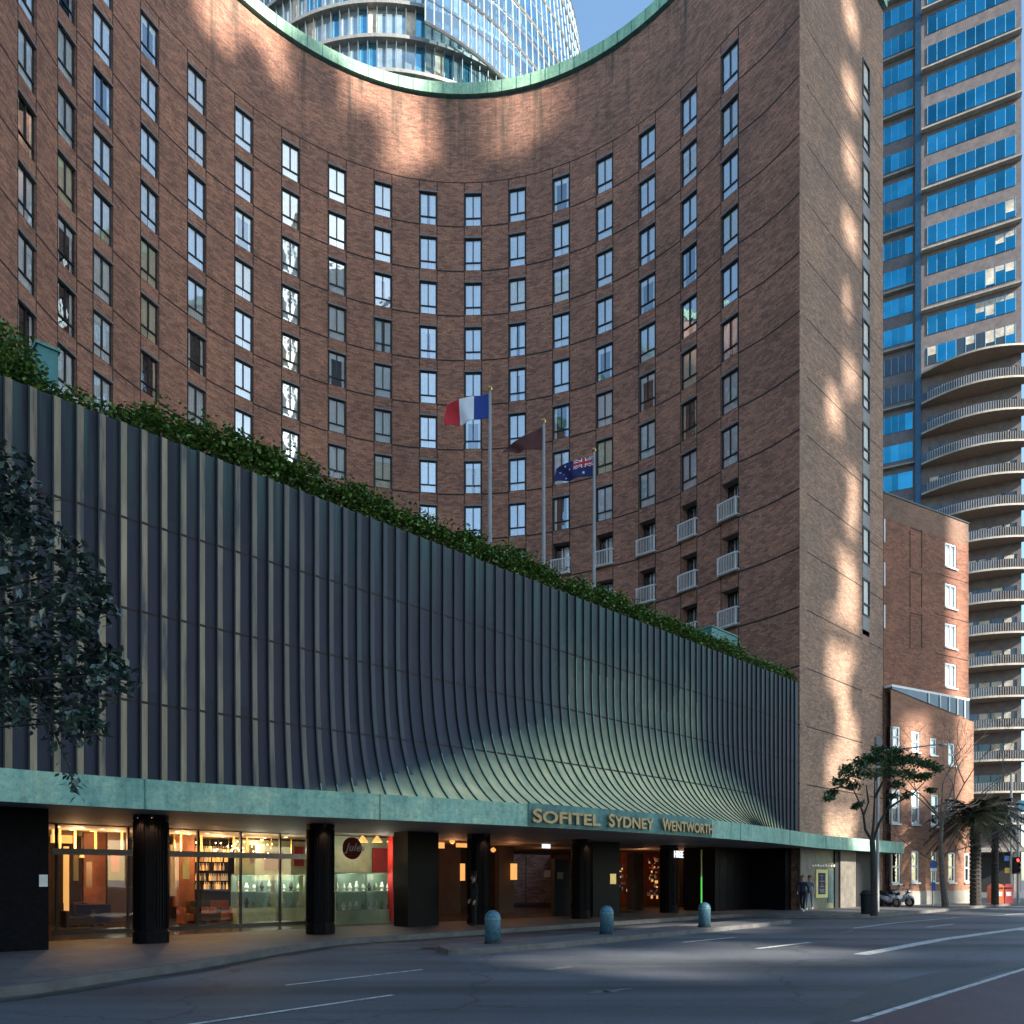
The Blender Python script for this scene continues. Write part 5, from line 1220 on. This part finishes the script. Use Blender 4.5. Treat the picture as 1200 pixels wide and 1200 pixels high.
def topB(b, l0):
    for t, h, r in ((42.6, 84, .8), (43.0, 93, 1.2), (42.6, 101, 1.8), (42.6, 106, 2.8), (42.6, 114, 1.2), (42.6, 121, .5), (42.6, 126, 1.8), (25, 149.5, 1.3), (28.5, 152, 1.6), (32, 148.5, .9), (37, 150, 1.5)):
        c = pt_sun(t, l0+1); b.lathe((c[0], c[1], h), [(0, -1.6), (r, -.9), (r*1.15, .6), (r*.7, 1.7), (0, 1.9)], 16)
sblock('sun_blocker', 21.5, 42.2, 'added sun blocker with stepped top shaping the patches on the curved wall', [(21.5, 23.5, [(0, 149.2)]), (23.5, 27.2, [(0, 80.2), (83.6, 149.6)]), (27.2, 31, [(0, 152.5)]), (31, 33.4, [(0, 148.6)]), (33.4, 35.6, [(0, 145.6)]), (35.6, 38.6, [(0, 152)]),
    (38.6, 39.3, [(0, 144.5)]), (39.3, 40.4, [(0, 80.8), (83.2, 143.5)]), (40.4, 41.2, [(0, 80.8), (83.2, 160)]), (41.2, 42.8, [(0, 160)])], extra=topB)
def sideC(b, l0):
    for h, r in ((80, .3), (86, .9), (95, 1.4), (103, .6), (110, 2.3), (117, 1.2), (123, .8)):
        c = pt_sun(47.0, l0+1); b.lathe((c[0], c[1], h), [(0, -1.6), (r, -.9), (r*1.15, .6), (r*.7, 1.7), (0, 1.9)], 16)
sblock('sun_blocker', 46.8, 54.5, 'slim added sun blocker with lumps and bars breaking up the end wall sun strip', [(46.7, 51.6, [(0, 200)]), (51.6, 53.9, [(94, 200), (87.2, 88.0), (83.4, 83.9)]), (42.8, 45.0, [(112, 200)]), (45.0, 46.7, [(114.5+4.1*k, 116.0+4.1*k) for k in range(12)]), (42.85, 46.65, [(88.8, 89.1), (97.9, 98.4), (103.3, 103.7), (108.2, 109.0)])], extra=sideC)
sblock('sun_blocker', 56.4, 59.3, 'very slim added sun blocker between two sun slits', [(53.9, 57.0, [(0, 190)])]); sblock('sun_blocker', 61.4, 76, 'added sun blocker right of the sun slits', [(58.9, 76, [(0, 200)])])
b = MB(); b.prism([(-75, -75), (-28, -75), (-28, -52), (-75, -52)], 0, 46); tag(b.build('office_building', M['concrete'], None), 'cream office block behind the viewer to the left', 'building')
# ------------------------------------------------------------------ trees
def limb(mb, p, d, L_, r, depth, tips, spread=.55, up=.15, segs=4, rg=random, split=2, m=0):
    pts = [Vector(p)]; dd = Vector(d).normalized()
    for i in range(segs):
        dd = (dd + Vector((rg.gauss(0, .13), rg.gauss(0, .13), rg.gauss(up*.3, .08)))).normalized(); pts.append(pts[-1] + dd*L_/segs)
    rad = [max(.006, r*(1-.45*i/segs)) for i in range(segs+1)]
    mb.tube(pts, rad, 6 if r > .02 else 4, m, cap=False)
    if depth == 0: tips.append((pts[-1], dd)); return
    for k in range(split + (1 if rg.random() < .35 else 0)):
        a = rg.uniform(0, 6.28); side = Vector((math.cos(a), math.sin(a), rg.uniform(-.1, .5)*1))
        limb(mb, pts[-1] if k < 2 else pts[segs//2], (dd + side*spread).normalized()+Vector((0, 0, up)), L_*rg.uniform(.66, .86), r*.55, depth-1, tips, spread, up, segs, rg, split, m)
# near tree at the left edge
rg = random.Random(12); random.seed(31)
tr = empty('broadleaf_tree', (-9.2, 9.6, SW), 'near dark glossy leaved tree reaching in from the left edge', 'tree')
b = MB(); tips = []
b.tube([(-9.2, 9.6, SW), (-9.15, 9.55, 1.6), (-9.0, 9.4, 3.0), (-8.9, 9.3, 4.2)], [.2, .16, .14, .12], 10)
fol = MB()
def clump(c, rad, n, size, flat=.75):
    for i in range(n):
        v = Vector((random.gauss(0, 1), random.gauss(0, 1), random.gauss(0, 1))).normalized()*(random.random()**.5)
        fol.leaf((c[0]+v.x*rad, c[1]+v.y*rad, c[2]+v.z*rad*flat), size, 0, .45, .30)
pts_ = []
for (x, y) in ((-60, 470), (-30, 520), (5, 545), (22, 580), (40, 610), (15, 620), (-20, 620), (60, 640), (85, 668), (30, 660), (0, 680), (108, 690), (70, 700), (115, 708), (45, 712), (20, 735), (90, 735), (110, 765), (128, 772), (133, 790), (60, 765), (30, 780), (85, 790), (105, 810), (70, 820), (90, 840), (40, 815), (10, 770), (-30, 720), (-40, 800), (0, 830), (15, 800), (100, 845), (5, 600)):
    Z = rg.uniform(8.3, 9.6); c = (px(x, Z), Z, pz(y, Z)); pts_.append(c)
    clump(c, rg.uniform(.20, .36), 105, .125)
for c in pts_:
    st_ = Vector((-8.95, 9.35, min(4.1, max(2.2, c[2]-.6)))); m_ = st_.lerp(Vector(c), .5)+Vector((0, 0, .25)); b.tube([st_, m_, Vector(c)], [.045, .025, .008], 5)
# hanging sprays
for x, y0, x1, y1 in ((30, 790, 75, 885), (75, 885, 90, 928), (-10, 800, 40, 850), (60, 830, 85, 868)):
    Z = 8.9; a = Vector((px(x, Z), Z, pz(y0, Z))); c = Vector((px(x1, Z), Z, pz(y1, Z))); b.tube([a, a.lerp(c, .5)+Vector((0, 0, .04)), c], [.014, .010, .006], 4)
    for i in range(44):
        q = a.lerp(c, .4+.6*random.random()); fol.leaf(q+Vector((random.gauss(0, .04), random.gauss(0, .04), random.gauss(0, .04))), .10, 0, .8, .24)
b.build('trunk', M['bark'], tr); fol.build('crown', M['leaf_dark'], tr)
# street tree by the end of the canopy
def street_tree():
    global fol
    base = gnd(1024, 1073.5, SW); Z = base.y
    tr = empty('street_tree', base, 'slender street tree with flat green crown beside the canopy end', 'tree'); b = MB(); fol = MB()
    def q(x, y, dz=0): return Vector((px(x, Z+dz), Z+dz, pz(y, Z+dz)))
    b.tube([base, q(1024, 1040), q(1023, 1000), q(1022, 985)], [.16, .13, .12, .11], 9)
    for path_ in ([(1022, 986), (1014, 972), (1012, 955), (1006, 938), (1000, 925), (990, 915)], [(1023, 986), (1030, 965), (1040, 948), (1048, 930), (1058, 915)], [(1022, 985), (1024, 960), (1025, 935), (1025, 905)],
                  [(1012, 955), (1018, 940), (1015, 920)], [(1040, 948), (1052, 940), (1070, 930), (1085, 915)], [(1000, 925), (985, 922), (972, 925)], [(1025, 935), (1035, 915), (1045, 900)]):
        dz = rg.uniform(-.5, .5); n_ = len(path_); b.tube([q(x, y, dz*i/n_) for i, (x, y) in enumerate(path_)], [max(.012, .065*(1-i/n_)) for i in range(n_)], 6)
    for x, y, r_ in ((975, 928, .42), (985, 915, .5), (998, 905, .6), (1008, 893, .6), (1020, 888, .6), (1032, 890, .55), (1018, 905, .6), (1040, 905, .55), (1045, 893, .55), (1056, 890, .5), (1068, 888, .5), (1078, 893, .45), (1088, 895, .4), (1060, 905, .5), (1074, 910, .45),
                     (1000, 920, .4), (1052, 918, .4), (1085, 908, .35), (1098, 900, .3), (970, 935, .28), (1006, 942, .22), (1046, 932, .28), (1090, 925, .25), (1030, 878, .4), (1050, 880, .4), (992, 900, .4), (1002, 945, .2), (1062, 932, .25)):
        c = q(x, y, rg.uniform(-1.1, 1.1)); clump(c, r_*rg.uniform(.8, 1.1), int(560*r_), .15, .5)
    b.build('trunk', M['bark'], tr); fol.build('crown', M['leaf_street'], tr)
street_tree()
# bare tree
base = gnd(1108, 1062.5, SW); rg2 = random.Random(9)
tr = empty('bare_tree', base, 'leafless tree with fine spreading branches in front of the annex', 'tree'); b = MB(); tips = []
top = Vector((px(1104, base.y), base.y, pz(960, base.y)))
b.tube([base, base.lerp(top, .35)+Vector((-.12, 0, 0)), base.lerp(top, .7)+Vector((-.15, 0, 0)), top], [.2, .15, .12, .10], 8)
for dx, dy, dz, L_ in ((-.9, 0, .7, 2.0), (.9, -.2, 1.1, 2.3), (1.1, .3, .55, 2.3), (.1, .3, 1.3, 2.3), (-.5, .4, 1.2, 2.2), (.6, .4, 1.0, 2.2)):
    limb(b, top, (dx, dy, dz), L_, .06, 4, tips, .55, .10, 4, rg2)
limb(b, base.lerp(top, .6), (.9, -.2, .35), 2.0, .05, 3, tips, .5, .1, 4, rg2); limb(b, base.lerp(top, .45), (-1, .1, .5), 1.8, .04, 3, tips, .5, .1, 4, rg2)
b.build('trunk', M['bark_pale'], tr)
# palms
def palm(x, ybase, ytop, label, sc=1.0, nf=26):
    base = gnd(x, ybase, SW); Z = base.y; top = Vector((px(x, Z), Z, pz(ytop, Z)))
    tr = empty('palm_tree', base, label, 'tree', 'palms by the far corner'); b = MB(); b.tube([base, base.lerp(top, .5), top], [.26*sc, .22*sc, .24*sc], 9)
    for i in range(22):
        t = i/22; c = base.lerp(top, t); b.lathe(c, [(.23*sc, 0), (.27*sc, .1), (.22*sc, .16)], 9)
    b.build('trunk', M['bark'], tr); f = MB()
    for k in range(nf):
        a = k*2.4; el = .9-1.5*(k/nf); L_ = 2.1*sc*random.uniform(.85, 1.15); d = Vector((math.cos(a)*math.cos(el), math.sin(a)*math.cos(el), math.sin(el))); pts = []
        for j in range(9): t = j/8; pts.append(top + d*L_*t + Vector((0, 0, -1.0*sc*t*t)))
        f.tube(pts, [.02]*9, 4, 0, cap=False)
        side = d.cross(Vector((0, 0, 1))).normalized(); tone = random.random()
        for j in range(2, 34):
            t = j/34; c = pts[0].lerp(pts[-1], t)+Vector((0, 0, 1.0*sc*(t-t*t)))
            for sgn in (-1, 1):
                e_ = c + side*sgn*.42*sc*math.sin(math.pi*min(1, t*.85+.12)) + d*.16 + Vector((0, 0, -.22*random.uniform(.4, 1.3)))
                w = d*.035; f.face([c-w, c+w, e_+w*.3, e_-w*.3], 0, None, [tone]*4)
    f.build('crown', M['leaf_palm'], tr)
palm(1143, 1061, 955, 'dark shaggy palm just right of the annex corner', 1.25, 60); palm(1166, 1060, 948, 'second palm with drooping grey fronds beside the traffic signal', .85, 24)

# ------------------------------------------------------------------ street furniture
bp = empty('bollard', gnd(577.5, 1105.5, .14), 'leftmost blue speckled bollard at the rounded end of the island', 'bollard', 'bollards on the island')
b = MB(); b.lathe((0, 0, 0), [(0, 0), (.20, 0), (.20, .62), (.19, .70), (.15, .77), (.08, .82), (0, .835)], 28); b.build('post', M['bollard'], bp, world=False, smooth=True)
b = MB(); b.lathe((0, 0, 0), [(.19, .0), (.225, .0), (.225, .05), (.19, .06)], 28); b.build('base_ring', M['frame_dark'], bp, world=False)
b = MB(); b.lathe((0, 0, .60), [(.201, 0), (.206, .005), (.206, .03), (.201, .035)], 28); b.build('collar_ring', M['verdigris_dark'], bp, world=False)
for x, y, lb in ((711, 1094.5, 'middle blue bollard on the traffic island'), (825.5, 1086.5, 'rightmost bollard of three on the island, below the green lit post')):
    c = copy_tree(bp); c.location = gnd(x, y, .14); c['label'] = lb
def post(name, x, yb, yt, r, mat, label, cat, group=None, zz_=SW, extra=None):
    g = gnd(x, yb, zz_); Z = g.y; e = empty(name, g, label, cat, group); b = MB(); b.tube([g, (g.x, g.y, pz(yt, Z))], r, 10); b.build('post', mat, e)
    if extra: extra(e, g, Z)
    return e
# green lit post and steel stanchions
def gt(e, g):
    b = MB(); b.tube([(g.x, g.y, SW+.1), (g.x, g.y, SW+1.7)], .034, 10); b.build('light_tube', M['green_glow'], e)
post('glowing_post', 822, 1071.5, 996, .03, M['yellow'], 'slim post glowing green and yellow under the canopy', 'post', extra=lambda e, g, Z: gt(e, g))
def stan(x, yb, yt, label):
    g = gnd(x, yb, SW); e = empty('stanchion', g, label, 'stanchion', 'steel stanchions at the restaurant entry'); b = MB(); b.tube([g, (g.x, g.y, SW+.95)], .028, 8); b.build('post', M['steel'], e); b = MB(); b.lathe(g, [(0, 0), (.16, 0), (.15, .03), (.03, .05)], 14); b.build('base', M['steel'], e)
stan(809, 1066.5, 1046, 'left steel stanchion beside the green lit post'); stan(816, 1066, 1044, 'steel stanchion touching the green lit post at its left'); stan(837.5, 1066.5, 1044, 'lone steel stanchion right of the green lit post')
# litter bin
g = gnd(1018, 1071, SW); e = empty('litter_bin', g, 'dark round litter bin at the foot of the street tree', 'bin'); b = MB(); b.lathe(g, [(0, 0), (.33, 0), (.35, .85), (.30, .95)], 20); b.build('bin_body', M['frame_dark'], e)
b = MB(); b.lathe((g.x, g.y, g.z), [(.36, .85), (.38, .9), (.25, 1.08), (0, 1.12)], 20); b.build('bin_lid', M['dark'], e)
# street lamp with arm
def lamp_arm(e, g, Z):
    zt = pz(880, Z); b = MB(); b.tube([(g.x, g.y, zt), (g.x+1.6, g.y-.2, zt+.12), (px(1100, Z), g.y-.4, pz(873, Z))], [.045, .035, .03], 8); b.build('arm', M['steel'], e)
    b = MB(); q = Vector((px(1100, Z), g.y-.4, pz(873, Z))); b.lathe(q-Vector((0, 0, .12)), [(0, 0), (.16, .02), (.16, .08), (.05, .14), (0, .14)], 12); b.build('lamp_head', M['steel'], e)
    b = MB(); b.box((g.x, g.y-.02, pz(874, Z)), (.13, .1, .42)); b.build('lamp_box', M['blue_sign'] if False else M['steel'], e)
post('street_lamp', 1028.5, 1068, 866, .075, M['pole'], 'grey street lamp pole with long horizontal arm over the street tree', 'street lamp', extra=lamp_arm)
def plate(e, g, Z, y0, y1, w, mat, name='sign_plate', txt=None, dx=0):
    b = MB(); b.box((g.x+dx, g.y-.09, (pz(y0, Z)+pz(y1, Z))/2), (w/2, .012, abs(pz(y0, Z)-pz(y1, Z))/2)); o = b.build(name, mat, e)
    if txt: t_ = text_mesh('sign_lettering', txt, .45, .003, M['white'], e, (g.x+dx-.13, g.y-.106, pz(y1, Z)+.1), (1, 0, 0), .01)
    return o
def pk(e, g, Z): plate(e, g, Z, 1009, 1017, .40, M['blue_sign'], txt=None); plate(e, g, Z, 1017.5, 1021, .38, M['white']); plate(e, g, Z, 1034, 1044, .22, M['blue_sign'])
post('parking_sign', 1093, 1062, 1008, .04, M['steel'], 'blue street sign on a thin post in front of the annex', 'sign', extra=pk)
def tl(e, g, Z):
    zt = pz(1008, Z); b = MB(); b.box((g.x+.25, g.y-.12, zt-.35), (.17, .13, .55)); o = b.build('signal_head', M['dark'], e)
    for k, m_ in enumerate(('red_glow', 'dark', 'dark')):
        l = MB(); c = (g.x+.25, g.y-.26, zt-.02-k*.33); n = 14; l.face([(c[0]+.11*math.cos(2*math.pi*i/n), c[1], c[2]+.11*math.sin(2*math.pi*i/n)) for i in range(n)]); l.build('signal_lamp', M[m_], o)
        h = MB(); h.tube([(c[0], c[1]-.12, c[2]+.02), (c[0], c[1]+.01, c[2]+.02)], .135, 12, 0, cap=False); h.build('visor', M['dark'], o)
    plate(e, g, Z, 1003, 1009, .30, M['blue_sign'], dx=-.35); plate(e, g, Z, 1017, 1023, .34, M['yellow_sign'], dx=-.3)
post('traffic_light', 1185, 1058.5, 905, .07, M['steel'], 'traffic light showing red beside the palms at the far corner', 'traffic light', extra=tl)
post('street_pole', 1193, 1058, 940, .09, M['pole'], 'plain grey pole just right of the traffic light', 'pole', extra=lambda e, g, Z: plate(e, g, Z, 938, 951, .5, simple('pale blue sign plate', (.12, .35, .45), .4), 'sign_plate', dx=.2))
def cab(x, yb, label, mat, w=.32):
    g = gnd(x, yb, SW); e = empty('post_box', g, label, 'post box', 'post boxes at the far corner'); b = MB(); prof_ = [(w, 0), (w, .12), (w*.94, .14), (w*.94, 1.05)]
    b.prism([(g.x-w, g.y-.3), (g.x+w, g.y-.3), (g.x+w, g.y+.3), (g.x-w, g.y+.3)], SW, SW+1.0)
    n = 10
    for i in range(n):
        a0, a1 = math.pi*i/n, math.pi*(i+1)/n; p0, p1 = (g.x+w*math.cos(a0), SW+1.0+.28*math.sin(a0)), (g.x+w*math.cos(a1), SW+1.0+.28*math.sin(a1))
        b.face([(p0[0], g.y-.3, p0[1]), (p0[0], g.y+.3, p0[1]), (p1[0], g.y+.3, p1[1]), (p1[0], g.y-.3, p1[1])]); b.face([(g.x, g.y-.3, SW+1.0), (p0[0], g.y-.3, p0[1]), (p1[0], g.y-.3, p1[1])])
    b.build('box_body', mat, e); l = MB(); l.box((g.x, g.y-.31, SW+1.0), (w*.7, .02, .05)); l.build('letter_slot', M['dark'], e)
    l = MB(); l.box((g.x, g.y-.305, SW+.62), (w*.55, .01, .14)); l.build('collection_plate', M['white'], e)
cab(1167, 1058.5, 'orange rounded box on the far corner pavement', M['orange'], .40); cab(1178.5, 1058.5, 'crimson rounded box beside the orange one', M['pink'], .30)
# luggage trolley
s_ = s_at(500, -3.5); q = S(s_-.3, -3.5, SW); e = empty('luggage_trolley', q, 'polished luggage trolley in the shade beside the black pier', 'trolley'); b = MB(); X_ = Vector((D.x, D.y, 0))*.5; Y_ = Vector((N.x, N.y, 0))*.28
for a in (-1, 1):
    for c in (-1, 1): b.tube([q+X_*a+Y_*c+Vector((0, 0, .2)), q+X_*a+Y_*c+Vector((0, 0, 1.4)), q+X_*a*.6+Y_*c+Vector((0, 0, 1.75)), q+Vector((0, 0, 1.85))+Y_*c], .02, 6)
b.build('hoop_frame', M['chrome'], e); b = MB(); b.box(q+Vector((0, 0, .2)), (.52, .3, .04), ANG); b.build('deck', M['dark_red'], e)
for a in (-1, 1):
    for c in (-1, 1):
        w_ = MB(); p = q+X_*a*.85+Y_*c*.8; w_.tube([p+Vector((0, 0, .08))-Y_*.08, p+Vector((0, 0, .08))+Y_*.08], .08, 10); w_.build('wheel', M['rubber'], e)
# motor scooters
def bike(loc, rz, label):
    e = empty('motor_scooter', loc, label, 'scooter', 'scooters parked by the annex', rz)
    def W(x):
        b = MB(); n = 18
        for i in range(n):
            a0, a1 = 2*math.pi*i/n, 2*math.pi*(i+1)/n
            for r0, r1, y0, y1 in ((.27, .27, -.06, .06), (.17, .17, .05, -.05), (.17, .27, -.05, -.06), (.27, .17, .06, .05)):
                b.face([(x+r0*math.cos(a0), y0, .27+r0*math.sin(a0)), (x+r0*math.cos(a1), y0, .27+r0*math.sin(a1)), (x+r1*math.cos(a1), y1, .27+r1*math.sin(a1)), (x+r1*math.cos(a0), y1, .27+r1*math.sin(a0))])
        o = b.build('wheel', M['rubber'], e, world=False); h = MB(); h.tube([(x, -.05, .27), (x, .05, .27)], .16, 12); h.build('rim', M['chrome'], o, world=False)
    W(-.62); W(.62)
    b = MB(); b.tube([(-.75, 0, .62), (-.55, 0, .60), (-.2, 0, .48), (.05, 0, .34), (.25, 0, .36), (.38, 0, .60), (.45, 0, .86)], [.10, .16, .17, .13, .12, .15, .12], 10); b.tube([(.50, 0, .5), (.72, 0, .56), (.86, 0, .45)], [.09, .10, .05], 8)
    b.build('fairing', M['bike_white'], e, world=False)
    b = MB(); b.tube([(-.78, 0, .78), (-.5, 0, .80), (-.15, 0, .74), (.0, 0, .72)], [.08, .14, .15, .08], 8); b.build('seat', M['rubber'], e, world=False)
    b = MB(); b.tube([(.38, -.36, 1.02), (.45, -.12, 1.0), (.46, 0, .96), (.45, .12, 1.0), (.38, .36, 1.02)], .025, 6); b.tube([(.46, 0, .98), (.62, 0, .27)], .03, 6)
    for sg_ in (-1, 1): b.tube([(.42, sg_*.25, 1.02), (.45, sg_*.30, 1.2)], .01, 5); b.box((.45, sg_*.30, 1.23), (.015, .07, .045))
    b.build('handlebar', M['dark'], e, world=False)
    b = MB(); b.lathe((.56, 0, .86), [(0, -.09), (.08, -.06), (.1, 0), (.08, .06), (0, .09)], 10); b.build('headlight', M['chrome'], e, world=False)
    b = MB(); b.box((-.85, 0, .6), (.03, .1, .05)); b.build('tail_light', M['pink'], e, world=False)
g1, g2 = gnd(1041, 1062.5, SW), gnd(1054, 1062, SW)
bike(g1, R(-72), 'silver scooter parked nearest the litter bin, front of the annex'); bike(g2, R(-58), 'silver scooter leaning beside the annex, right one of the pair')
# small planted strip / notice by canopy end: utility cover in the road
g = gnd(508, 1111.5); b = MB(); b.lathe((g.x, g.y, .006), [(0, .004), (.28, .004), (.32, 0)], 20); tag(b.build('manhole_cover', M['frame_dark']), 'round dark manhole cover at the left tip of the island', 'manhole cover')

# ------------------------------------------------------------------ people
def person(loc, rz, J, mats, label, hair, hat=False, cat='person'):
    """J: joint offsets; body is one skinned surface"""
    V, Ed, Rr, Zn = [], [], [], []
    def add(p, r, zone, par=None):
        V.append(Vector(p)); Rr.append(r); Zn.append(zone)
        if par is not None: Ed.append((par, len(V)-1))
        return len(V)-1
    pel = add((0, 0, .94), .145, 2); be = add((J.get('lean', 0)*.3, 0, 1.10), .135, 1, pel); ch = add((J.get('lean', 0)*.7, 0, 1.30), .155, 1, be); nk0 = add((J.get('lean', 0), 0, 1.44), .085, 1, ch)
    nk = add((J.get('lean', 0)+.01, 0, 1.50), .055, 0, nk0); h0 = add((J.get('lean', 0)+.02, 0, 1.58), .085, 0, nk); h1 = add((J.get('lean', 0)+.02, 0, 1.67), .10, 0, h0); h2 = add((J.get('lean', 0)+.01, 0, 1.74), .06, 0, h1)
    for sg_, arm, leg in ((-1, J['armR'], J['legR']), (1, J['armL'], J['legL'])):
        sh_ = add((J.get('lean', 0)*.9, sg_*.19, 1.38), .065, 1, nk0); el_ = add(arm[0], .048, 1, sh_); wr = add(arm[1], .034, J.get('cuff', 1), el_)
        d = (Vector(arm[1])-Vector(arm[0])).normalized(); pm = add(Vector(arm[1])+d*.07, .036, 0, wr)
        for k, (dy, L_) in enumerate(((-.030, .07), (-.010, .085), (.010, .08), (.030, .065))):
            f1 = add(Vector(arm[1])+d*.10+Vector((dy, 0, 0)), .0095, 0, pm); f2 = add(Vector(arm[1])+d*(.10+L_*.55)+Vector((dy, sg_*-.012, 0)), .0088, 0, f1); add(Vector(arm[1])+d*(.10+L_)+Vector((dy, sg_*-.03, 0)), .007, 0, f2)
        t1 = add(Vector(arm[1])+d*.05+Vector((.04, 0, 0)), .011, 0, pm); add(Vector(arm[1])+d*.10+Vector((.055, sg_*-.01, 0)), .009, 0, t1)
        hp = add((0, sg_*.095, .88), .10, 2, pel); kn = add(leg[0], .068, 2, hp); an = add(leg[1], .045, 2, kn); ft_ = add(Vector(leg[1])+Vector((.06, 0, -.055)), .045, 3, an); add(Vector(leg[1])+Vector((.17, 0, -.065)), .036, 3, ft_)
    me = bpy.data.meshes.new('person'); me.from_pydata([tuple(v) for v in V], Ed, [])
    o = bpy.data.objects.new('person_tmp', me); COL.objects.link(o); sk_ = o.modifiers.new('skin', 'SKIN')
    for i, v in enumerate(me.skin_vertices[0].data): v.radius = (Rr[i], Rr[i]); v.use_root = (i == 0)
    sk_.use_smooth_shade = True; sub = o.modifiers.new('sub', 'SUBSURF'); sub.levels = 1; sub.render_levels = 1
    bpy.context.view_layer.update(); em = bpy.data.meshes.new_from_object(o.evaluated_get(bpy.context.evaluated_depsgraph_get())); bpy.data.objects.remove(o)
    em.name = 'body'; em.materials.clear()
    for m_ in mats: em.materials.append(M[m_])
    segs = [(V[a], V[b], Zn[b]) for a, b in Ed]
    for p in em.polygons:
        c = p.center; best = 9; z_ = 0
        for a, b_, zn in segs:
            ab = b_-a; t = max(0, min(1, (c-a).dot(ab)/max(1e-9, ab.length_squared))); d = (c-(a+ab*t)).length
            if d < best: best = d; z_ = zn
        p.material_index = z_; p.use_smooth = True
    r_ = empty('person', loc, label, cat, rz=rz)
    b = obj_from('body', em, r_)
    hx = J.get('lean', 0)+.01; hr = MB()
    n = 14
    for i in range(6):
        e0, e1 = math.pi/2*i/6-.25, math.pi/2*(i+1)/6-.25
        for k in range(n):
            a0, a1 = 2*math.pi*k/n, 2*math.pi*(k+1)/n
            def hp_(e_, a_):
                rr = .112; fr_ = 1.0 if math.cos(a_) < .35 else .9; lo = .0 if math.cos(a_) > .3 else -.04
                return (hx+rr*fr_*math.cos(e_)*math.cos(a_), rr*.92*math.cos(e_)*math.sin(a_), 1.68+rr*1.05*math.sin(e_)+(lo if e_ < 0 else 0))
            if math.cos((a0+a1)/2) > .5 and i < 2: continue
            hr.face([hp_(e0, a0), hp_(e0, a1), hp_(e1, a1), hp_(e1, a0)])
    if J.get('long'): hr.tube([(hx-.07, 0, 1.70), (hx-.10, 0, 1.58), (hx-.10, 0, 1.45)], [.09, .085, .03], 10)
    hr.build('hair', M[hair], r_, world=False)
    fc = MB(); fx = hx+.095
    fc.box((fx+.005, 0, 1.635), (.014, .011, .02))
    for sg_ in (-1, 1): fc.box((fx-.006, sg_*.035, 1.665), (.006, .012, .006), m=1); fc.box((hx, sg_*.098, 1.64), (.018, .01, .03))
    fc.box((fx-.008, 0, 1.59), (.005, .025, .005), m=2)
    fc.build('face', [M['skin'], M['dark'], M['dark_red']], r_, world=False)
    if hat:
        h = MB(); h.lathe((hx, 0, 1.72), [(0, 0), (.17, .0), (.17, .012), (.115, .02), (.112, .15), (0, .155)], 18); h.build('hat', M['black_cloth'], r_, world=False)
    return r_
stand = dict(armR=((-.02, -.25, 1.12), (.08, -.24, .90)), armL=((-.02, .25, 1.12), (.06, .26, .88)), legR=((.03, -.10, .50), (0, -.11, .09)), legL=((.03, .10, .50), (0, .12, .09)))
g = gnd(556, 1084.5, SW); person(g, R(200), dict(stand, lean=.02), ['skin', 'black_cloth', 'black_cloth', 'black_cloth'], 'doorman in black coat and hat standing by the black column', 'hair', hat=True)
walk = dict(armR=((.10, -.24, 1.14), (.26, -.20, .96)), armL=((-.12, .24, 1.13), (-.10, .26, .90)), legR=((-.03, -.10, .50), (-.26, -.10, .14)), legL=((.20, .10, .52), (.24, .10, .09)), lean=.06)
g = gnd(941, 1068, SW); person(g, R(-125), dict(walk, cuff=1), ['skin', 'navy', 'black_cloth', 'shoe'], 'walker in navy top and dark trousers beside the corner shop', 'hair_red')
walk2 = dict(armR=((-.10, -.24, 1.14), (-.02, -.26, .92)), armL=((.12, .24, 1.15), (.24, .22, .98)), legR=((.20, -.10, .52), (.26, -.10, .09)), legL=((-.02, .10, .50), (-.22, .10, .13)), lean=.05, long=1)
g = gnd(949, 1066.5, SW); person(g, R(-120), walk2, ['skin', 'grey_cloth', 'jeans', 'shoe'], 'walker in grey top and pale jeans just right of the navy one', 'hair')

scene.render.engine = 'CYCLES'
